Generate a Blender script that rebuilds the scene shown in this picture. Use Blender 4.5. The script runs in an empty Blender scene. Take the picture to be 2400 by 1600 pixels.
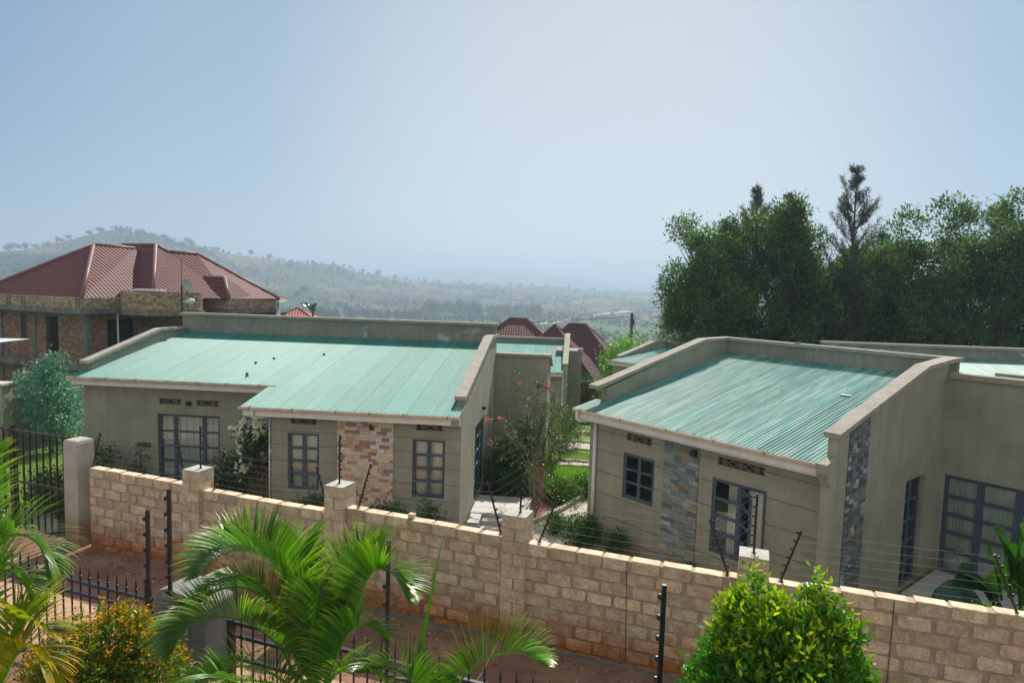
import bpy, math, random
import numpy as np
from mathutils import Vector, Matrix
R_ = random.Random(7)
NR = np.random.RandomState(11)
C = bpy.context.scene
col = C.collection
rad = math.radians
# ------------------------------------------------------------------ camera
cd = bpy.data.cameras.new('camera'); cam = bpy.data.objects.new('camera', cd); col.objects.link(cam)
CZ = 6.4
PITCH, ROLL = .0850, .0293
cd.sensor_width = 36.0; cd.lens = 36.0*1557.54/2400.0
cd.clip_start = .1; cd.clip_end = 30000
_cp, _sp = math.cos(PITCH), math.sin(PITCH)
right = Vector((1, 0, 0)); fwd = Vector((0, _cp, -_sp)); up = Vector((0, _sp, _cp))
# the picture is turned slightly clockwise: the horizon falls to the right
r2 = right*math.cos(ROLL) + up*math.sin(ROLL); u2 = up*math.cos(ROLL) - right*math.sin(ROLL)
M = Matrix((r2, u2, -fwd)).transposed().to_4x4(); M.translation = Vector((0, 0, CZ))
cam.matrix_world = M
C.camera = cam
C.render.resolution_x = 1024; C.render.resolution_y = 682
# ------------------------------------------------------------------ sky, sun, exposure
SUN_AZ, SUN_EL = rad(15), rad(44)
w = bpy.data.worlds.new("World"); C.world = w; w.use_nodes = True
nt = w.node_tree; bg = nt.nodes['Background']
sky = nt.nodes.new('ShaderNodeTexSky'); sky.sky_type = 'NISHITA'; sky.sun_disc = False
sky.sun_elevation = SUN_EL; sky.sun_rotation = SUN_AZ
sky.altitude = 1200; sky.air_density = 1.0; sky.dust_density = 1.6; sky.ozone_density = 2.0
# hazy sky: clear-sky scattering plus a shaped veil, added glow ahead, brighter behind camera
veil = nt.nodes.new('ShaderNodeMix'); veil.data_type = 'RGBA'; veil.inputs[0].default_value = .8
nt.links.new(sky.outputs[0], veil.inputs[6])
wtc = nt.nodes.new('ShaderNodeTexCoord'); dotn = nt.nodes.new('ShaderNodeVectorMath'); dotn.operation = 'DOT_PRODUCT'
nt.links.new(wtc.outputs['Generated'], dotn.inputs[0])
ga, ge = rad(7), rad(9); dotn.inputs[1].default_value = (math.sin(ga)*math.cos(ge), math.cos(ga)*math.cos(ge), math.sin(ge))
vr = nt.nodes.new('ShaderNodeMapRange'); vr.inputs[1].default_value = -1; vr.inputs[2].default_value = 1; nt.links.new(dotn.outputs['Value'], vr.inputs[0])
fill_ramp = nt.nodes.new('ShaderNodeValToRGB'); nt.links.new(vr.outputs[0], fill_ramp.inputs[0]); fill_ramp.color_ramp.interpolation = 'EASE'
els = fill_ramp.color_ramp.elements; els[0].position = 0; els[0].color = (4.3, 4.2, 3.9, 1); els[1].position = 1; els[1].color = (3.7, 3.85, 3.75, 1)  # bright warm rear sky added to fill the shaded facades
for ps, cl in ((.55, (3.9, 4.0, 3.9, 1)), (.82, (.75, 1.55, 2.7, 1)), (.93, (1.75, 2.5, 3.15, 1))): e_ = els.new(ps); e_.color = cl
nt.links.new(fill_ramp.outputs[0], veil.inputs[7])
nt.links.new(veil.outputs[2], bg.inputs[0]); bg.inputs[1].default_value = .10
sl = bpy.data.lights.new('sun', 'SUN'); sl.energy = 3.7; sl.angle = rad(.53); sl.color = (1, .95, .87)
so = bpy.data.objects.new('sun', sl); col.objects.link(so)
sd = Vector((math.sin(SUN_AZ)*math.cos(SUN_EL), math.cos(SUN_AZ)*math.cos(SUN_EL), math.sin(SUN_EL)))
so.rotation_euler = sd.to_track_quat('Z', 'Y').to_euler(); so.location = (0, 0, 60)
C.view_settings.view_transform = 'Standard'; C.view_settings.look = 'None'
C.view_settings.exposure = 0.68; C.view_settings.gamma = 1
# ------------------------------------------------------------------ materials
MATS = {}
def nodes_of(m): return m.node_tree.nodes, m.node_tree.links
def mixc(nt, a, b, fac, mode='MIX'):
    n = nt.nodes.new('ShaderNodeMix'); n.data_type = 'RGBA'; n.blend_type = mode
    for sock, val in ((n.inputs[0], fac), (n.inputs[6], a), (n.inputs[7], b)):
        if hasattr(val, 'links'): nt.links.new(val, sock)
        elif isinstance(val, (int, float)): sock.default_value = val
        else: sock.default_value = (*val, 1)
    return n.outputs[2]
def ramp(nt, src, p0, p1, c0=(0,0,0), c1=(1,1,1)):
    n = nt.nodes.new('ShaderNodeValToRGB'); nt.links.new(src, n.inputs[0])
    n.color_ramp.elements[0].position = p0; n.color_ramp.elements[1].position = p1
    n.color_ramp.elements[0].color = (*c0, 1); n.color_ramp.elements[1].color = (*c1, 1)
    return n.outputs[0]
def noise(nt, scale, stretch=(1,1,1), detail=5, rough=.6, world=False, dist=0.0):
    tc = nt.nodes.new('ShaderNodeNewGeometry' if world else 'ShaderNodeTexCoord')
    mp = nt.nodes.new('ShaderNodeMapping'); nt.links.new(tc.outputs['Position' if world else 'Object'], mp.inputs[0])
    mp.inputs['Scale'].default_value = stretch
    n = nt.nodes.new('ShaderNodeTexNoise'); nt.links.new(mp.outputs[0], n.inputs['Vector'])
    n.inputs['Scale'].default_value = scale; n.inputs['Detail'].default_value = detail; n.inputs['Roughness'].default_value = rough
    n.inputs['Distortion'].default_value = dist
    return n.outputs[0]
def attr(nt):
    n = nt.nodes.new('ShaderNodeAttribute'); n.attribute_name = 'Col'; return n.outputs['Color']
def mat(name, base=(.5,.5,.5), dark=None, light=None, scale=3, stretch=(1,1,1), rough=.8, bump=.0, bscale=40, bstretch=(1,1,1),
        useattr=False, spec=.5, metal=0, streak=0, world=False, lo=.35, hi=.7, fine=0, finescale=120, soil=None, patch=None):
    if name in MATS: return MATS[name]
    m = bpy.data.materials.new(name); m.use_nodes = True; t = m.node_tree; p = t.nodes['Principled BSDF']
    c = base
    if dark is not None or light is not None:
        nz = noise(t, scale, stretch, world=world)
        c = mixc(t, dark or base, light or base, ramp(t, nz, lo, hi))
    if useattr:
        c = mixc(t, c, attr(t), 1.0, 'MULTIPLY')
    if streak:
        s = ramp(t, noise(t, 1.0, (7, 7, .35), 4), .35, .7, (1-streak,)*3, (1, 1, 1))
        c = mixc(t, c, s, 1.0, 'MULTIPLY')
    if fine:
        s = ramp(t, noise(t, finescale, (1, 1, 1), 3, .7), .3, .62, (1-fine,)*3, (1, 1, 1))
        c = mixc(t, c, s, 1.0, 'MULTIPLY')
    if patch:   # pale, irregular lime patches left by repairs
        pn = ramp(t, noise(t, patch[1], (1, 1, 1.6), 6, .7, dist=.6), patch[2], patch[2]+.06, (0,0,0), (1,1,1))
        c = mixc(t, c, patch[0], pn)
    if soil:    # splashed red soil, up to a wavy height on the wall foot
        g = t.nodes.new('ShaderNodeNewGeometry'); sx = t.nodes.new('ShaderNodeSeparateXYZ'); t.links.new(g.outputs['Position'], sx.inputs[0])
        mr = t.nodes.new('ShaderNodeMapRange'); mr.inputs[1].default_value = soil[1]; mr.inputs[2].default_value = soil[2]
        mr.inputs[3].default_value = 1; mr.inputs[4].default_value = 0
        ad = t.nodes.new('ShaderNodeMath'); ad.operation = 'ADD'; t.links.new(sx.outputs[2], ad.inputs[0])
        nn = noise(t, 2.2, (1, 1, 2), 6, .7, world=True); mu = t.nodes.new('ShaderNodeMath'); mu.operation = 'MULTIPLY_ADD'
        t.links.new(nn, mu.inputs[0]); mu.inputs[1].default_value = 1.1; mu.inputs[2].default_value = -.55
        t.links.new(mu.outputs[0], ad.inputs[1]); t.links.new(ad.outputs[0], mr.inputs[0])
        c = mixc(t, c, mixc(t, c, soil[0], 1.0, 'MULTIPLY'), mr.outputs[0])
    if hasattr(c, 'links'): t.links.new(c, p.inputs['Base Color'])
    else: p.inputs['Base Color'].default_value = (*c, 1)
    p.inputs['Roughness'].default_value = rough; p.inputs['Metallic'].default_value = metal
    p.inputs['Specular IOR Level'].default_value = spec
    if bump:
        b = t.nodes.new('ShaderNodeBump'); b.inputs['Strength'].default_value = bump; b.inputs['Distance'].default_value = .02
        t.links.new(noise(t, bscale, bstretch, 6, .7, world=world), b.inputs['Height']); t.links.new(b.outputs[0], p.inputs['Normal'])
    MATS[name] = m; return m
def leafmat(name, base, trans=.45, rough=.4, spec=.5):
    m = bpy.data.materials.new(name); m.use_nodes = True; t = m.node_tree; p = t.nodes['Principled BSDF']
    c = mixc(t, base, attr(t), 1.0, 'MULTIPLY')
    t.links.new(c, p.inputs['Base Color']); p.inputs['Roughness'].default_value = rough; p.inputs['Specular IOR Level'].default_value = spec
    tr = t.nodes.new('ShaderNodeBsdfTranslucent')
    c2 = mixc(t, c, (1.35, 1.5, .55), 1.0, 'MULTIPLY'); t.links.new(c2, tr.inputs[0])
    mx = t.nodes.new('ShaderNodeMixShader'); mx.inputs[0].default_value = trans
    t.links.new(p.outputs[0], mx.inputs[1]); t.links.new(tr.outputs[0], mx.inputs[2])
    t.links.new(mx.outputs[0], t.nodes['Material Output'].inputs[0]); MATS[name] = m; return m
def glassmat():
    m = bpy.data.materials.new('window_glass'); m.use_nodes = True; t = m.node_tree
    for n in list(t.nodes):
        if n.type == 'BSDF_PRINCIPLED': t.nodes.remove(n)
    g = t.nodes.new('ShaderNodeBsdfGlossy'); g.inputs['Roughness'].default_value = .015; g.inputs[0].default_value = (.9, .95, 1, 1)
    tr = t.nodes.new('ShaderNodeBsdfTransparent'); tr.inputs[0].default_value = (.93, .97, .97, 1)
    fr = t.nodes.new('ShaderNodeFresnel'); fr.inputs[0].default_value = 1.45
    ml = t.nodes.new('ShaderNodeMath'); ml.operation = 'MULTIPLY_ADD'; ml.inputs[1].default_value = 1.0; ml.inputs[2].default_value = .05
    t.links.new(fr.outputs[0], ml.inputs[0])
    mx = t.nodes.new('ShaderNodeMixShader'); t.links.new(ml.outputs[0], mx.inputs[0])
    t.links.new(tr.outputs[0], mx.inputs[1]); t.links.new(g.outputs[0], mx.inputs[2])
    t.links.new(mx.outputs[0], t.nodes['Material Output'].inputs[0]); return m
def roofmat(name, base, whitened, amt):
    m = bpy.data.materials.new(name); m.use_nodes = True; t = m.node_tree; p = t.nodes['Principled BSDF']
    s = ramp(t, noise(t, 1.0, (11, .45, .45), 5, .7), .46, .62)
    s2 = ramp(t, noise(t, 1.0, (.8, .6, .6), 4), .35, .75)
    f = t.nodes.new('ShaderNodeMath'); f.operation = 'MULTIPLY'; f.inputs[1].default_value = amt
    c = mixc(t, base, whitened, f.outputs[0]); t.links.new(s, f.inputs[0])
    c = mixc(t, c, mixc(t, (.8, .9, .86), (1.05, 1.05, 1.05), s2), 1.0, 'MULTIPLY')
    c = mixc(t, c, attr(t), 1.0, 'MULTIPLY')
    t.links.new(c, p.inputs['Base Color']); p.inputs['Roughness'].default_value = .52; p.inputs['Specular IOR Level'].default_value = .30
    MATS[name] = m; return m
def tilemat(name, base, dark):
    m = bpy.data.materials.new(name); m.use_nodes = True; t = m.node_tree; p = t.nodes['Principled BSDF']
    uv = t.nodes.new('ShaderNodeUVMap'); uv.uv_map = 'UVMap'
    sx = t.nodes.new('ShaderNodeSeparateXYZ'); t.links.new(uv.outputs[0], sx.inputs[0])
    def mth(op, a, b=None, c=None):
        n = t.nodes.new('ShaderNodeMath'); n.operation = op
        for i, v in enumerate((a, b, c)):
            if v is None: continue
            if hasattr(v, 'links'): t.links.new(v, n.inputs[i])
            else: n.inputs[i].default_value = v
        return n.outputs[0]
    wv = mth('MULTIPLY_ADD', mth('SINE', mth('MULTIPLY', sx.outputs[0], 2*math.pi/.24)), .5, .5)
    sw = mth('SUBTRACT', 1.0, mth('FRACT', mth('MULTIPLY', sx.outputs[1], 1/.36)))
    h = mth('ADD', mth('MULTIPLY', wv, .03), mth('MULTIPLY', sw, .035))
    b = t.nodes.new('ShaderNodeBump'); b.inputs['Distance'].default_value = 1.0; b.inputs['Strength'].default_value = 1.0
    t.links.new(h, b.inputs['Height']); t.links.new(b.outputs[0], p.inputs['Normal'])
    gap = ramp(t, sw, .86, .95, (1, 1, 1), (0, 0, 0))  # shade under each tile course put into the colour as a dark edge
    c = mixc(t, dark, base, gap)
    c = mixc(t, c, ramp(t, noise(t, 1.5), .3, .7, (.8,)*3, (1.1,)*3), 1.0, 'MULTIPLY')
    t.links.new(c, p.inputs['Base Color']); p.inputs['Roughness'].default_value = .6; p.inputs['Specular IOR Level'].default_value = .25
    MATS[name] = m; return m

plaster = mat('grey_plaster', dark=(.325,.325,.24), light=(.42,.42,.32), soil=((.80,.66,.50), -.75, .1), scale=1.3, rough=.9, streak=.12, bump=.25, bscale=60, fine=.12)
parapet_pl = mat('weathered_plaster', dark=(.27,.27,.225), light=(.38,.37,.30), scale=1.1, rough=.9, streak=.18, bump=.25, bscale=60,
                 fine=.12, patch=((.50,.52,.50), 1.3, .60))
coping_m = mat('coping_concrete', dark=(.34,.31,.25), light=(.46,.42,.34), scale=4, rough=.92, bump=.35, bscale=50, fine=.15)
groove_m = mat('groove_shadow_paint', (.10,.11,.12), rough=.9)
fascia_m = mat('fascia_paint', dark=(.80,.78,.70), light=(.88,.86,.80), scale=2, rough=.55, streak=.1)
gutter_m = mat('gutter_paint', dark=(.62,.50,.37), light=(.82,.74,.62), scale=4, rough=.6)
bracket_m = mat('rusty_bracket', dark=(.16,.09,.06), light=(.30,.20,.14), scale=9, rough=.8)
pipe_m = mat('pipe_white', dark=(.66,.66,.62), light=(.78,.78,.75), scale=3, rough=.5)
frame_m = mat('blue_grey_frame_paint', dark=(.055,.085,.125), light=(.075,.112,.16), scale=4, rough=.45)
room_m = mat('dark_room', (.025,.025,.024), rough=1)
curtain_m = mat('curtain_cloth', dark=(.72,.72,.62), light=(.86,.85,.76), scale=6, stretch=(6,6,.3), rough=.95)
vent_m = mat('vent_concrete', dark=(.20,.17,.12), light=(.30,.26,.19), scale=12, rough=.95, bump=.3)
black_m = mat('black_metal', dark=(.012,.014,.020), light=(.022,.025,.034), scale=10, rough=.38, spec=.6)
brown_m = mat('brown_black_metal', dark=(.020,.016,.015), light=(.05,.032,.026), scale=10, rough=.5)
lamp_m = mat('lamp_housing', (.02,.022,.026), rough=.5)
screw_m = mat('roof_screw', (.03,.04,.04), rough=.6)
glass_m = glassmat()
green1 = roofmat('green_corrugated_sheet', (.055,.25,.205), (.115,.33,.27), .5)
green2 = roofmat('faded_glare_green_sheet', (.080,.27,.235), (.44,.53,.48), .7)  # pale streaks mix real fading with sun glare put into the colour
block_m = mat('cement_block', dark=(.58,.42,.26), light=(.88,.73,.52), scale=5, rough=.95, bump=.7, bscale=45, useattr=True, fine=.38, finescale=30,
              soil=((.74,.36,.17), .15, .75), lo=.3, hi=.65)
mortar_m = mat('mortar', dark=(.38,.29,.20), light=(.58,.47,.34), scale=4, rough=.97, bump=.8, bscale=30, fine=.2, finescale=60, soil=((.74,.36,.17), .15, .75))
stone_m = mat('cladding_stone', dark=(.75,.72,.68), light=(1.0,1.0,1.0), scale=7, rough=.85, bump=.5, bscale=30, useattr=True, fine=.12, finescale=50)
cap_m = mat('pale_concrete', dark=(.48,.45,.39), light=(.62,.59,.53), scale=3, rough=.95, bump=.5, bscale=40, fine=.18, finescale=70)
gpill_m = mat('gate_pillar_plaster', dark=(.44,.40,.33), light=(.58,.54,.47), scale=2.4, rough=.95, bump=.35, bscale=35, streak=.1, soil=((.72,.45,.28), .3, .9))
bluepl_m = mat('damp_grey_plaster', dark=(.15,.16,.155), light=(.24,.245,.23), scale=2.2, rough=.95, bump=.3, streak=.25)
brick_c = mat('clay_brick', dark=(.80,.75,.7), light=(1.05,1.0,.95), scale=6, rough=.95, bump=.4, bscale=30, useattr=True)
conc_m = mat('raw_concrete', dark=(.17,.165,.15), light=(.32,.30,.26), scale=1.6, rough=.95, streak=.35, bump=.3)
bark_m = mat('bark', dark=(.10,.07,.05), light=(.19,.14,.10), scale=6, stretch=(4,4,.6), rough=.95, bump=.5)
redbark_m = mat('reddish_smooth_bark', dark=(.20,.12,.08), light=(.32,.22,.16), scale=5, stretch=(3,3,.6), rough=.8)
white_m = mat('white_metal', dark=(.70,.71,.72), light=(.80,.81,.82), scale=5, rough=.4)
tile_m = tilemat('maroon_roof_tile', (.155,.045,.036), (.02,.007,.007))
tile2_m = tilemat('purple_brown_roof_tile', (.12,.055,.052), (.035,.018,.018))
tile3_m = tilemat('red_roof_sheet', (.42,.10,.05), (.2,.05,.03))
ridge_m = mat('maroon_ridge_cap', dark=(.17,.07,.065), light=(.26,.12,.11), scale=6, rough=.5)
lf_tree = leafmat('tree_leaf', (.045,.105,.036), .35, .55, .3)
lf_dark = leafmat('dark_leaf', (.040,.095,.030), .30, .42)
lf_pine = leafmat('pine_needle', (.040,.075,.045), .15, .6)
lf_teal = leafmat('blue_green_leaf', (.12,.27,.25), .25, .55, .45)  # colour raised to paint bluish glints on the leaves
lf_shrub = leafmat('shrub_leaf', (.11,.29,.018), .42, .40, .5)
lf_palm = leafmat('palm_leaflet', (.14,.33,.020), .50, .36, .6)
lf_far = leafmat('far_foliage', (.020,.040,.020), .15, .8)
lf_myr = leafmat('small_glossy_leaf', (.055,.10,.035), .30, .5, .5)
petal_m = leafmat('petal', (1,1,1), .35, .6)
grass_m = leafmat('grass_blade', (.17,.30,.035), .4, .6)

# ------------------------------------------------------------------ helpers
OFF = {}
class MB:
    def __init__(s): s.v = []; s.f = []; s.m = []; s.c = []; s.uv = {}; s.hascol = False
    def add(s, vs, fs, mi=0, c=None):
        n = len(s.v); s.v += [tuple(p) for p in vs]
        s.c += [c or (1, 1, 1)]*len(vs)
        if c: s.hascol = True
        for f in fs: s.f.append(tuple(n+i for i in f)); s.m.append(mi)
        return n
    def box(s, x0, x1, y0, y1, z0, z1, mi=0, c=None):
        s.add([(x0,y0,z0),(x1,y0,z0),(x1,y1,z0),(x0,y1,z0),(x0,y0,z1),(x1,y0,z1),(x1,y1,z1),(x0,y1,z1)],
              [(0,3,2,1),(4,5,6,7),(0,1,5,4),(1,2,6,5),(2,3,7,6),(3,0,4,7)], mi, c)
    def obox(s, o, U, V, W, u0, u1, v0, v1, w0, w1, mi=0, c=None):
        o, U, V, W = Vector(o), Vector(U), Vector(V), Vector(W)
        P = [o+U*a+V*b+W*d for d in (w0, w1) for a, b in ((u0,v0),(u1,v0),(u1,v1),(u0,v1))]
        s.add(P, [(0,3,2,1),(4,5,6,7),(0,1,5,4),(1,2,6,5),(2,3,7,6),(3,0,4,7)], mi, c)
    def prism(s, poly, axis, d0, d1, mi=0, c=None):
        """poly: list of (p,q); axis 'x': (p,q)=(y,z) swept in x; 'y': (x,z) swept in y; 'z': (x,y)"""
        def P(p, q, d): return (d,p,q) if axis == 'x' else ((p,d,q) if axis == 'y' else (p,q,d))
        n = len(poly); vs = [P(p,q,d0) for p,q in poly]+[P(p,q,d1) for p,q in poly]
        s.add(vs, [tuple(range(n)), tuple(range(2*n-1, n-1, -1))]+[(i, (i+1)%n, n+(i+1)%n, n+i) for i in range(n)], mi, c)
    def tube(s, pts, r, n=8, mi=0, c=None, cap=True):
        pts = [Vector(p) for p in pts]; rs = r if isinstance(r, (list, tuple)) else [r]*len(pts)
        vs = []; ref = Vector((.13, .21, 1)).normalized()
        for i, p in enumerate(pts):
            d = (pts[min(i+1, len(pts)-1)]-pts[max(i-1, 0)]).normalized()
            a = d.cross(ref)
            if a.length < .05: a = d.cross(Vector((1,0,0)))
            a.normalize(); b = d.cross(a)
            vs += [p+(a*math.cos(2*math.pi*k/n)+b*math.sin(2*math.pi*k/n))*rs[i] for k in range(n)]
        fs = [(i*n+k, i*n+(k+1)%n, (i+1)*n+(k+1)%n, (i+1)*n+k) for i in range(len(pts)-1) for k in range(n)]
        if cap: fs += [tuple(range(n-1, -1, -1)), tuple((len(pts)-1)*n+k for k in range(n))]
        s.add(vs, fs, mi, c)
    def lathe(s, cx, cy, prof, n=16, mi=0, c=None):
        vs = [(cx+r*math.cos(2*math.pi*k/n), cy+r*math.sin(2*math.pi*k/n), z) for r, z in prof for k in range(n)]
        fs = [(i*n+k, i*n+(k+1)%n, (i+1)*n+(k+1)%n, (i+1)*n+k) for i in range(len(prof)-1) for k in range(n)]
        fs += [tuple(range(n-1, -1, -1)), tuple((len(prof)-1)*n+k for k in range(n))]
        s.add(vs, fs, mi, c)
    def build(s, name, m, parent=None, smooth=False, kind=None):
        o0 = OFF.get(parent, (0, 0, 0))
        me = bpy.data.meshes.new(name)
        me.from_pydata([(x-o0[0], y-o0[1], z-o0[2]) for x, y, z in s.v], [], s.f)
        for mm in (m if isinstance(m, (list, tuple)) else [m]): me.materials.append(mm)
        me.polygons.foreach_set('material_index', s.m)
        ca = me.color_attributes.new('Col', 'FLOAT_COLOR', 'POINT')
        ca.data.foreach_set('color', np.array([(*c, 1) for c in s.c], dtype=np.float32).ravel())
        if s.uv:
            ul = me.uv_layers.new(name='UVMap')
            for fi, cs in s.uv.items():
                for li, uvc in zip(me.polygons[fi].loop_indices, cs): ul.data[li].uv = uvc
        if smooth: me.polygons.foreach_set('use_smooth', [True]*len(me.polygons))
        me.update()
        o = bpy.data.objects.new(name, me); col.objects.link(o)
        if parent is not None: o.parent = parent
        OFF[o] = o0
        if kind: o['kind'] = kind
        return o
def tag(o, label=None, cat=None, group=None, kind=None):
    if label: o['label'] = label
    if cat: o['category'] = cat
    if group: o['group'] = group
    if kind: o['kind'] = kind
    return o
def thing(name, label, cat, loc=(0,0,0), rz=0, group=None, off=None):
    """an Empty at the base; off = what is subtracted from the coordinates its parts are built in"""
    o = bpy.data.objects.new(name, None); col.objects.link(o); o.empty_display_size = .2
    o.location = loc; o.rotation_euler = (0, 0, rz); tag(o, label, cat, group)
    OFF[o] = off if off is not None else (0, 0, loc[2])
    return o
def wthing(name, label, cat, loc, group=None): return thing(name, label, cat, loc, 0, group, off=tuple(loc))
def dup(root, loc=None, rz=None, sc=None, label=None):
    r = root.copy(); col.objects.link(r)
    if loc is not None: r.location = loc
    if rz is not None: r.rotation_euler = (0, 0, rz)
    if sc is not None: r.scale = (sc, sc, sc) if isinstance(sc, (int, float)) else sc
    if label: r['label'] = label
    for ch in list(root.children):
        c = ch.copy(); col.objects.link(c); c.parent = r
        for g in ch.children:
            d = g.copy(); col.objects.link(d); d.parent = c
    return r
def leaves(name, P, D, L, W, colr, m, parent=None, fold=.25, kind=None, N=None):
    """many small leaves as real faces: P base points, D directions, L lengths, W widths"""
    P = np.asarray(P, float); D = np.asarray(D, float); n = len(P)
    D = D/(np.linalg.norm(D, axis=1, keepdims=True)+1e-9)
    if N is None: N = NR.normal(size=(n, 3))+np.array([0, 0, .8])
    S = np.cross(D, N); S /= (np.linalg.norm(S, axis=1, keepdims=True)+1e-9); Q = np.cross(S, D)
    L = np.broadcast_to(np.asarray(L, float), (n,))[:, None]; W = np.broadcast_to(np.asarray(W, float), (n,))[:, None]
    mid = P+D*L*.45
    v = np.stack([P, mid+S*W*.5+Q*W*fold, P+D*L, mid-S*W*.5+Q*W*fold], 1).reshape(-1, 3)
    off = OFF.get(parent, (0, 0, 0)); v = v-np.array(off)
    me = bpy.data.meshes.new(name); me.vertices.add(4*n); me.vertices.foreach_set('co', v.ravel().astype(np.float32))
    me.loops.add(4*n); me.polygons.add(n)
    me.loops.foreach_set('vertex_index', np.arange(4*n, dtype=np.int32))
    me.polygons.foreach_set('loop_start', np.arange(0, 4*n, 4, dtype=np.int32)); me.polygons.foreach_set('loop_total', np.full(n, 4, dtype=np.int32))
    me.update(calc_edges=True)
    ca = me.color_attributes.new('Col', 'FLOAT_COLOR', 'POINT')
    cc = np.broadcast_to(np.asarray(colr, float), (n, 3)); cc = np.concatenate([cc, np.ones((n, 1))], 1)
    ca.data.foreach_set('color', np.repeat(cc, 4, 0).astype(np.float32).ravel())
    me.materials.append(m)
    o = bpy.data.objects.new(name, me); col.objects.link(o)
    if parent is not None: o.parent = parent
    OFF[o] = off
    if kind: o['kind'] = kind
    return o
def rnd(a, b): return R_.uniform(a, b)

# ------------------------------------------------------------------ terrain
PXU = [-400, 0, 60, 120, 200, 270, 330, 400, 470, 540, 620, 700, 790, 830, 900, 1000, 1100, 1200, 1300, 1400, 1540, 1800, 2400, 2800]
PYU = [600, 590, 586, 574, 554, 538, 549, 567, 582, 596, 607, 617, 622, 637, 648, 661, 667, 670, 676, 682, 688, 690, 700, 705]
def az_of(px): return math.atan2(px-1200, 1557.5)
AZ = np.array([az_of(p) for p in PXU])
EL = np.array([((667.5+.0292*(p-1200))-y)/1557.5*math.cos(az_of(p)) for p, y in zip(PXU, PYU)])
RD = np.interp(AZ, [az_of(p) for p in (-400, 0, 275, 620, 900, 1200, 1540, 2800)], [1600, 1500, 1400, 1500, 1700, 2100, 2500, 2600])
VD = np.interp(AZ, [az_of(p) for p in (-400, 0, 400, 620, 900, 1200, 1400, 2800)], [380, 420, 560, 700, 860, 900, 640, 600])
MPX = [700, 880, 1000, 1100, 1250, 1400, 1540, 1750]; MPY = [662, 648, 630, 623, 634, 655, 676, 700]
MAZ = np.array([az_of(p) for p in MPX]); MEL = np.array([((667.5+.0292*(p-1200))-y)/1557.5*math.cos(az_of(p)) for p, y in zip(MPX, MPY)])
def sm(t): t = np.clip(t, 0, 1); return t*t*(3-2*t)
def terrain(x, y):
    x = np.asarray(x, float); y = np.asarray(y, float)
    r = np.hypot(x, y); az = np.arctan2(x, y)
    el = np.interp(az, AZ, EL); Rr = np.interp(az, AZ, RD); V = np.interp(az, AZ, VD)
    zr = 6.4+el*Rr
    z0 = np.where(r < 24, -.62, -.62-.085*(r-24))
    z60 = -.62-.085*36
    zv = -36.0
    z1 = z60+(zv-z60)*sm((r-60)/(V*.75-60))
    t = np.clip((r-V)/(Rr-V), 0, 1)
    bump = (np.sin(az*37+r*.006)*7+np.sin(az*83-r*.011+1)*4+np.sin(az*19+r*.017)*3)*t*(1-t)*1.7
    z2 = zv+(zr-zv)*(t**1.25)+bump
    z3 = np.maximum(zr-(r-Rr)*.16, -60.0)
    mel = np.interp(az, MAZ, MEL, left=-.02, right=-.02)
    z4 = np.maximum(-60.0, (6.4+mel*.8*4600)*np.exp(-((r-4600)/800.)**2)-60*(1-np.exp(-((r-4600)/800.)**2)))
    z = np.where(r < 60, z0, np.where(r < V, z1, np.where(r < Rr, z2, np.maximum(z3, z4))))
    z = np.where((r > V) & (r <= Rr), z2, z)
    return z
def tz(x, y): return float(terrain(x, y))
azs = np.concatenate([np.linspace(-math.pi, -.85, 24)[:-1], np.linspace(-.85, .85, 420), np.linspace(.85, math.pi, 24)[1:-1]])
rs = np.concatenate([[.5], np.linspace(6, 60, 28), np.geomspace(63, 400, 36)[0:], np.linspace(415, 2700, 150), np.geomspace(2760, 9000, 40)])
A_, RR = np.meshgrid(azs, rs); X = RR*np.sin(A_); Y = RR*np.cos(A_); Z = terrain(X, Y)
na, nr = len(azs), len(rs)
vv = np.stack([X, Y, Z], -1).reshape(-1, 3)
idx = np.arange(nr*na).reshape(nr, na)
q = np.stack([idx[:-1, :], np.roll(idx, -1, 1)[:-1, :], np.roll(idx, -1, 1)[1:, :], idx[1:, :]], -1).reshape(-1, 4)
me = bpy.data.meshes.new('hills'); me.from_pydata(vv.tolist(), [], q.tolist()); me.polygons.foreach_set('use_smooth', [True]*len(me.polygons))
gm = bpy.data.materials.new('hill_ground'); gm.use_nodes = True; t = gm.node_tree; p = t.nodes['Principled BSDF']
c = mixc(t, (.035,.055,.025), (.26,.19,.10), ramp(t, noise(t, .006, detail=8, rough=.62, world=True), .40, .60))
c = mixc(t, c, (.060,.095,.035), ramp(t, noise(t, .004, (1, .7, 1), 5, .5, world=True), .47, .60))
c = mixc(t, c, (.035,.055,.025), ramp(t, noise(t, .035, detail=8, rough=.7, world=True), .56, .62))
sx = t.nodes.new('ShaderNodeSeparateXYZ'); gg = t.nodes.new('ShaderNodeNewGeometry'); t.links.new(gg.outputs['Position'], sx.inputs[0])
mr = t.nodes.new('ShaderNodeMapRange'); t.links.new(sx.outputs[2], mr.inputs[0]); mr.inputs[1].default_value = -36.5; mr.inputs[2].default_value = -30
mr.inputs[3].default_value = .85; mr.inputs[4].default_value = 0
c = mixc(t, c, mixc(t, (.085,.175,.045), (.13,.20,.07), ramp(t, noise(t, .012, (1, .3, 1), 5, world=True), .4, .6)), mr.outputs[0])
t.links.new(c, p.inputs['Base Color']); p.inputs['Roughness'].default_value = 1; p.inputs['Specular IOR Level'].default_value = .05
me.materials.append(gm); hills = bpy.data.objects.new('hills', me); col.objects.link(hills); hills['kind'] = 'structure'

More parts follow.
